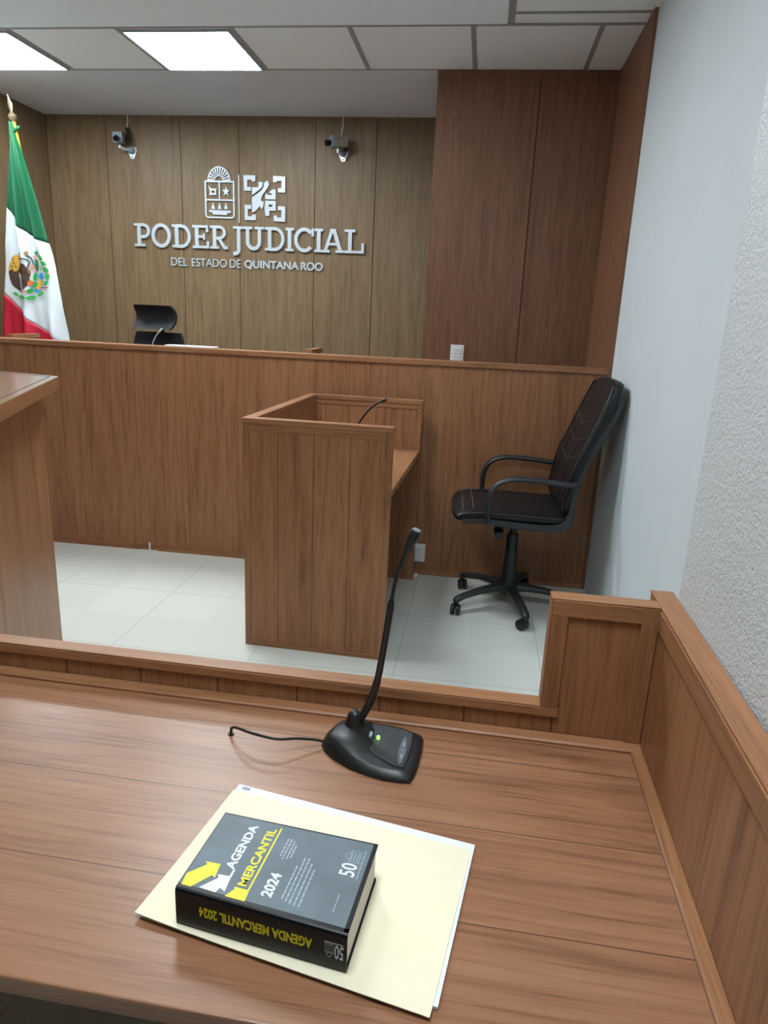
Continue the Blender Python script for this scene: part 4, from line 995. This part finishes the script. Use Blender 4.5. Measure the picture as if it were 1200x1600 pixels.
b.tube([P0 + off + dirn * q for q in (-0.004, 0.004, 0.012, 0.030, 0.046, 0.052)], [0.014, 0.017, 0.026, 0.028, 0.014, 0.008], M['brass'], 14)
bl = P0 + off + dirn * 0.05
b.rings([[tuple(bl + dirn * q + Vector((wx * math.cos(t_), 0.005 * math.sin(t_), 0))) for t_ in [2 * math.pi * k / 10 for k in range(10)]] for q, wx in ((0, 0.006), (0.025, 0.014), (0.05, 0.017), (0.075, 0.010), (0.105, 0.001))], M['brass'])
b.build('finial', flag, smooth=True)
b = MB(); b.lathe([(0.0, 0.0), (0.15, 0.0), (0.15, 0.02), (0.05, 0.05), (0.022, 0.09), (0.0, 0.09)], M['brass'], (-0.10, 0.06, 0)); b.build('base', flag, smooth=True)
b = MB(); b.tube([(-3.118 + 2.7, -0.05, 2.29), (-3.085 + 2.7, -0.05, 2.315), (-3.068 + 2.7, -0.045, 2.325), (-3.064 + 2.7, -0.04, 2.335)], [0.008, 0.010, 0.010, 0.006], M['flag_green'], 8); b.build('tie', flag, smooth=True)
# coat of arms on the white band (outlines in its own flat drawing frame, laid onto the cloth)
def fx(zx, zy):
    u, v = zx / 9.41, 370 + zy / 9.41
    return (-3.12528 + 0.00473085 * u - 0.000422231 * v, 3.35635 + 0.000178825 * u - 0.00419686 * v)
EM = {k: plain('emblem_' + k, c, 0.55) for k, c in dict(brown=(82, 58, 46), dark=(52, 40, 34), tan=(150, 112, 66), gold=(206, 164, 60), green=(34, 158, 70), dgreen=(20, 108, 56), lgreen=(96, 196, 96), orange=(222, 110, 60), pink=(226, 150, 130), blue=(40, 138, 206), snake=(74, 92, 92), ribbon=(150, 60, 66)).items()}
b = MB(); lay = [0.0]
def patch(pts, m):
    lay[0] += 0.00012
    bm = bmesh.new(); bv = [bm.verts.new((*fx(*p), 0)) for p in pts]
    f = bm.faces.new(bv); bmesh.ops.triangulate(bm, faces=[f])
    for _ in range(2): bmesh.ops.subdivide_edges(bm, edges=bm.edges[:], cuts=1, use_grid_fill=True)
    bm.verts.index_update()
    vs = [(v.co.x + 2.70, flag_y(v.co.x, v.co.y) - 0.0022 - lay[0] - 4.64, v.co.y - 0.14) for v in bm.verts]
    fs = [tuple(v.index for v in q.verts) for q in bm.faces]; bm.free(); b.add(vs, fs, m)
def ell(cx, cy, rx, ry, ang=0, n=14):
    a = math.radians(ang); return [(cx + rx * math.cos(t_) * math.cos(a) - ry * math.sin(t_) * math.sin(a), cy + rx * math.cos(t_) * math.sin(a) + ry * math.sin(t_) * math.cos(a)) for t_ in [2 * math.pi * k / n for k in range(n)]]
def ribbon_(pts, wd, m):
    P = [Vector(p) for p in pts]
    for i in range(len(P) - 1):
        d = (P[i + 1] - P[i]).normalized(); q = Vector((-d.y, d.x)) * wd / 2; e = d * wd * 0.25
        patch([tuple(P[i] + q - e), tuple(P[i + 1] + q + e), tuple(P[i + 1] - q + e), tuple(P[i] - q - e)], m)
patch([(150, 520), (175, 440), (250, 380), (330, 385), (400, 430), (380, 500), (300, 540), (330, 600), (380, 780), (365, 820), (290, 760), (215, 710), (170, 620)], EM['brown'])
patch([(300, 480), (340, 395), (420, 400), (470, 500), (500, 520), (480, 600), (490, 640), (450, 730), (400, 775), (378, 690), (360, 590)], EM['brown'])
for k in range(6): ribbon_([(185 + 24 * k, 560 + 8 * k), (215 + 26 * k, 660 + 20 * k), (255 + 22 * k, 745 + 14 * k)], 7, EM['dark'])
for k in range(4): ribbon_([(330 + 30 * k, 430 + 26 * k), (380 + 26 * k, 520 + 12 * k)], 7, EM['dark'])
for k in range(3): ribbon_([(390 + 26 * k, 620), (400 + 20 * k, 735 - 20 * k)], 7, EM['dark'])
patch([(322, 560), (345, 600), (372, 760), (350, 700)], M['flag_white'])
for k in range(3): ribbon_([(335 + 14 * k, 690 + 30 * k), (372, 800 + 6 * k)], 5, M['flag_white'])
patch([(150, 510), (160, 420), (215, 290), (265, 265), (340, 290), (350, 330), (300, 350), (330, 420), (290, 500), (240, 510), (215, 470)], EM['gold'])
for x0_, y0_ in ((225, 330), (240, 390), (205, 430), (265, 440)): patch(ell(x0_, y0_, 26, 12, 50), EM['tan'])
patch([(285, 250), (310, 215), (350, 240), (362, 280), (345, 285), (330, 258), (300, 262)], EM['dgreen'])
patch([(290, 290), (345, 285), (352, 320), (310, 345), (285, 325)], EM['orange'])
ribbon_([(352, 350), (400, 330), (450, 340), (480, 375), (470, 420), (460, 470)], 20, EM['snake'])
ribbon_([(440, 240), (450, 285), (500, 320), (530, 380), (540, 440)], 22, EM['snake'])
patch(ell(442, 250, 18, 30), EM['tan']); patch([(460, 470), (440, 440), (500, 500), (500, 560), (470, 530)], EM['tan'])
patch(ell(515, 435, 32, 28), EM['pink']); patch(ell(560, 480, 26, 30), EM['pink'])
patch(ell(578, 420, 24, 90, -6), EM['dgreen']); patch(ell(568, 590, 30, 60, 6), EM['green']); patch(ell(548, 310, 16, 34, -25), EM['pink'])
patch(ell(560, 700, 46, 40), EM['green']); patch(ell(500, 790, 48, 32, -20), EM['green']); patch(ell(505, 680, 40, 40), EM['orange']); patch(ell(420, 800, 36, 24), EM['pink'])
patch(ell(645, 575, 38, 48), EM['blue']); patch(ell(635, 680, 36, 50), EM['gold']); patch(ell(590, 790, 32, 28), EM['blue']); patch(ell(640, 470, 9, 40), EM['tan']); patch(ell(610, 740, 26, 34), EM['gold'])
for cx, cy, rx, ry, an in ((575, 245, 40, 26, 15), (650, 320, 48, 26, 55), (690, 400, 46, 24, 60), (715, 490, 48, 26, 65), (735, 590, 46, 24, 85), (725, 680, 42, 24, 110)): patch(ell(cx, cy, rx, ry, an), EM['green'])
for cx, cy in ((610, 262), (675, 365), (705, 440), (750, 540)): patch(ell(cx, cy, 14, 12), EM['pink'])
for cx, cy, rx, ry, an in ((275, 838, 46, 24, 30), (385, 885, 66, 30, 12), (520, 893, 66, 30, -8), (645, 835, 48, 26, -45)):
    patch(ell(cx, cy, rx, ry, an), EM['green']); patch(ell(cx, cy, rx * 0.8, ry * 0.3, an), EM['lgreen'])
ribbon_([(670, 745), (750, 742)], 16, EM['ribbon']); ribbon_([(690, 760), (735, 790)], 12, EM['pink'])
eo = b.build('coat_of_arms', cloth, smooth=True, fix=False)
part_label(eo, 'embroidered eagle, snake and cactus with a green wreath')
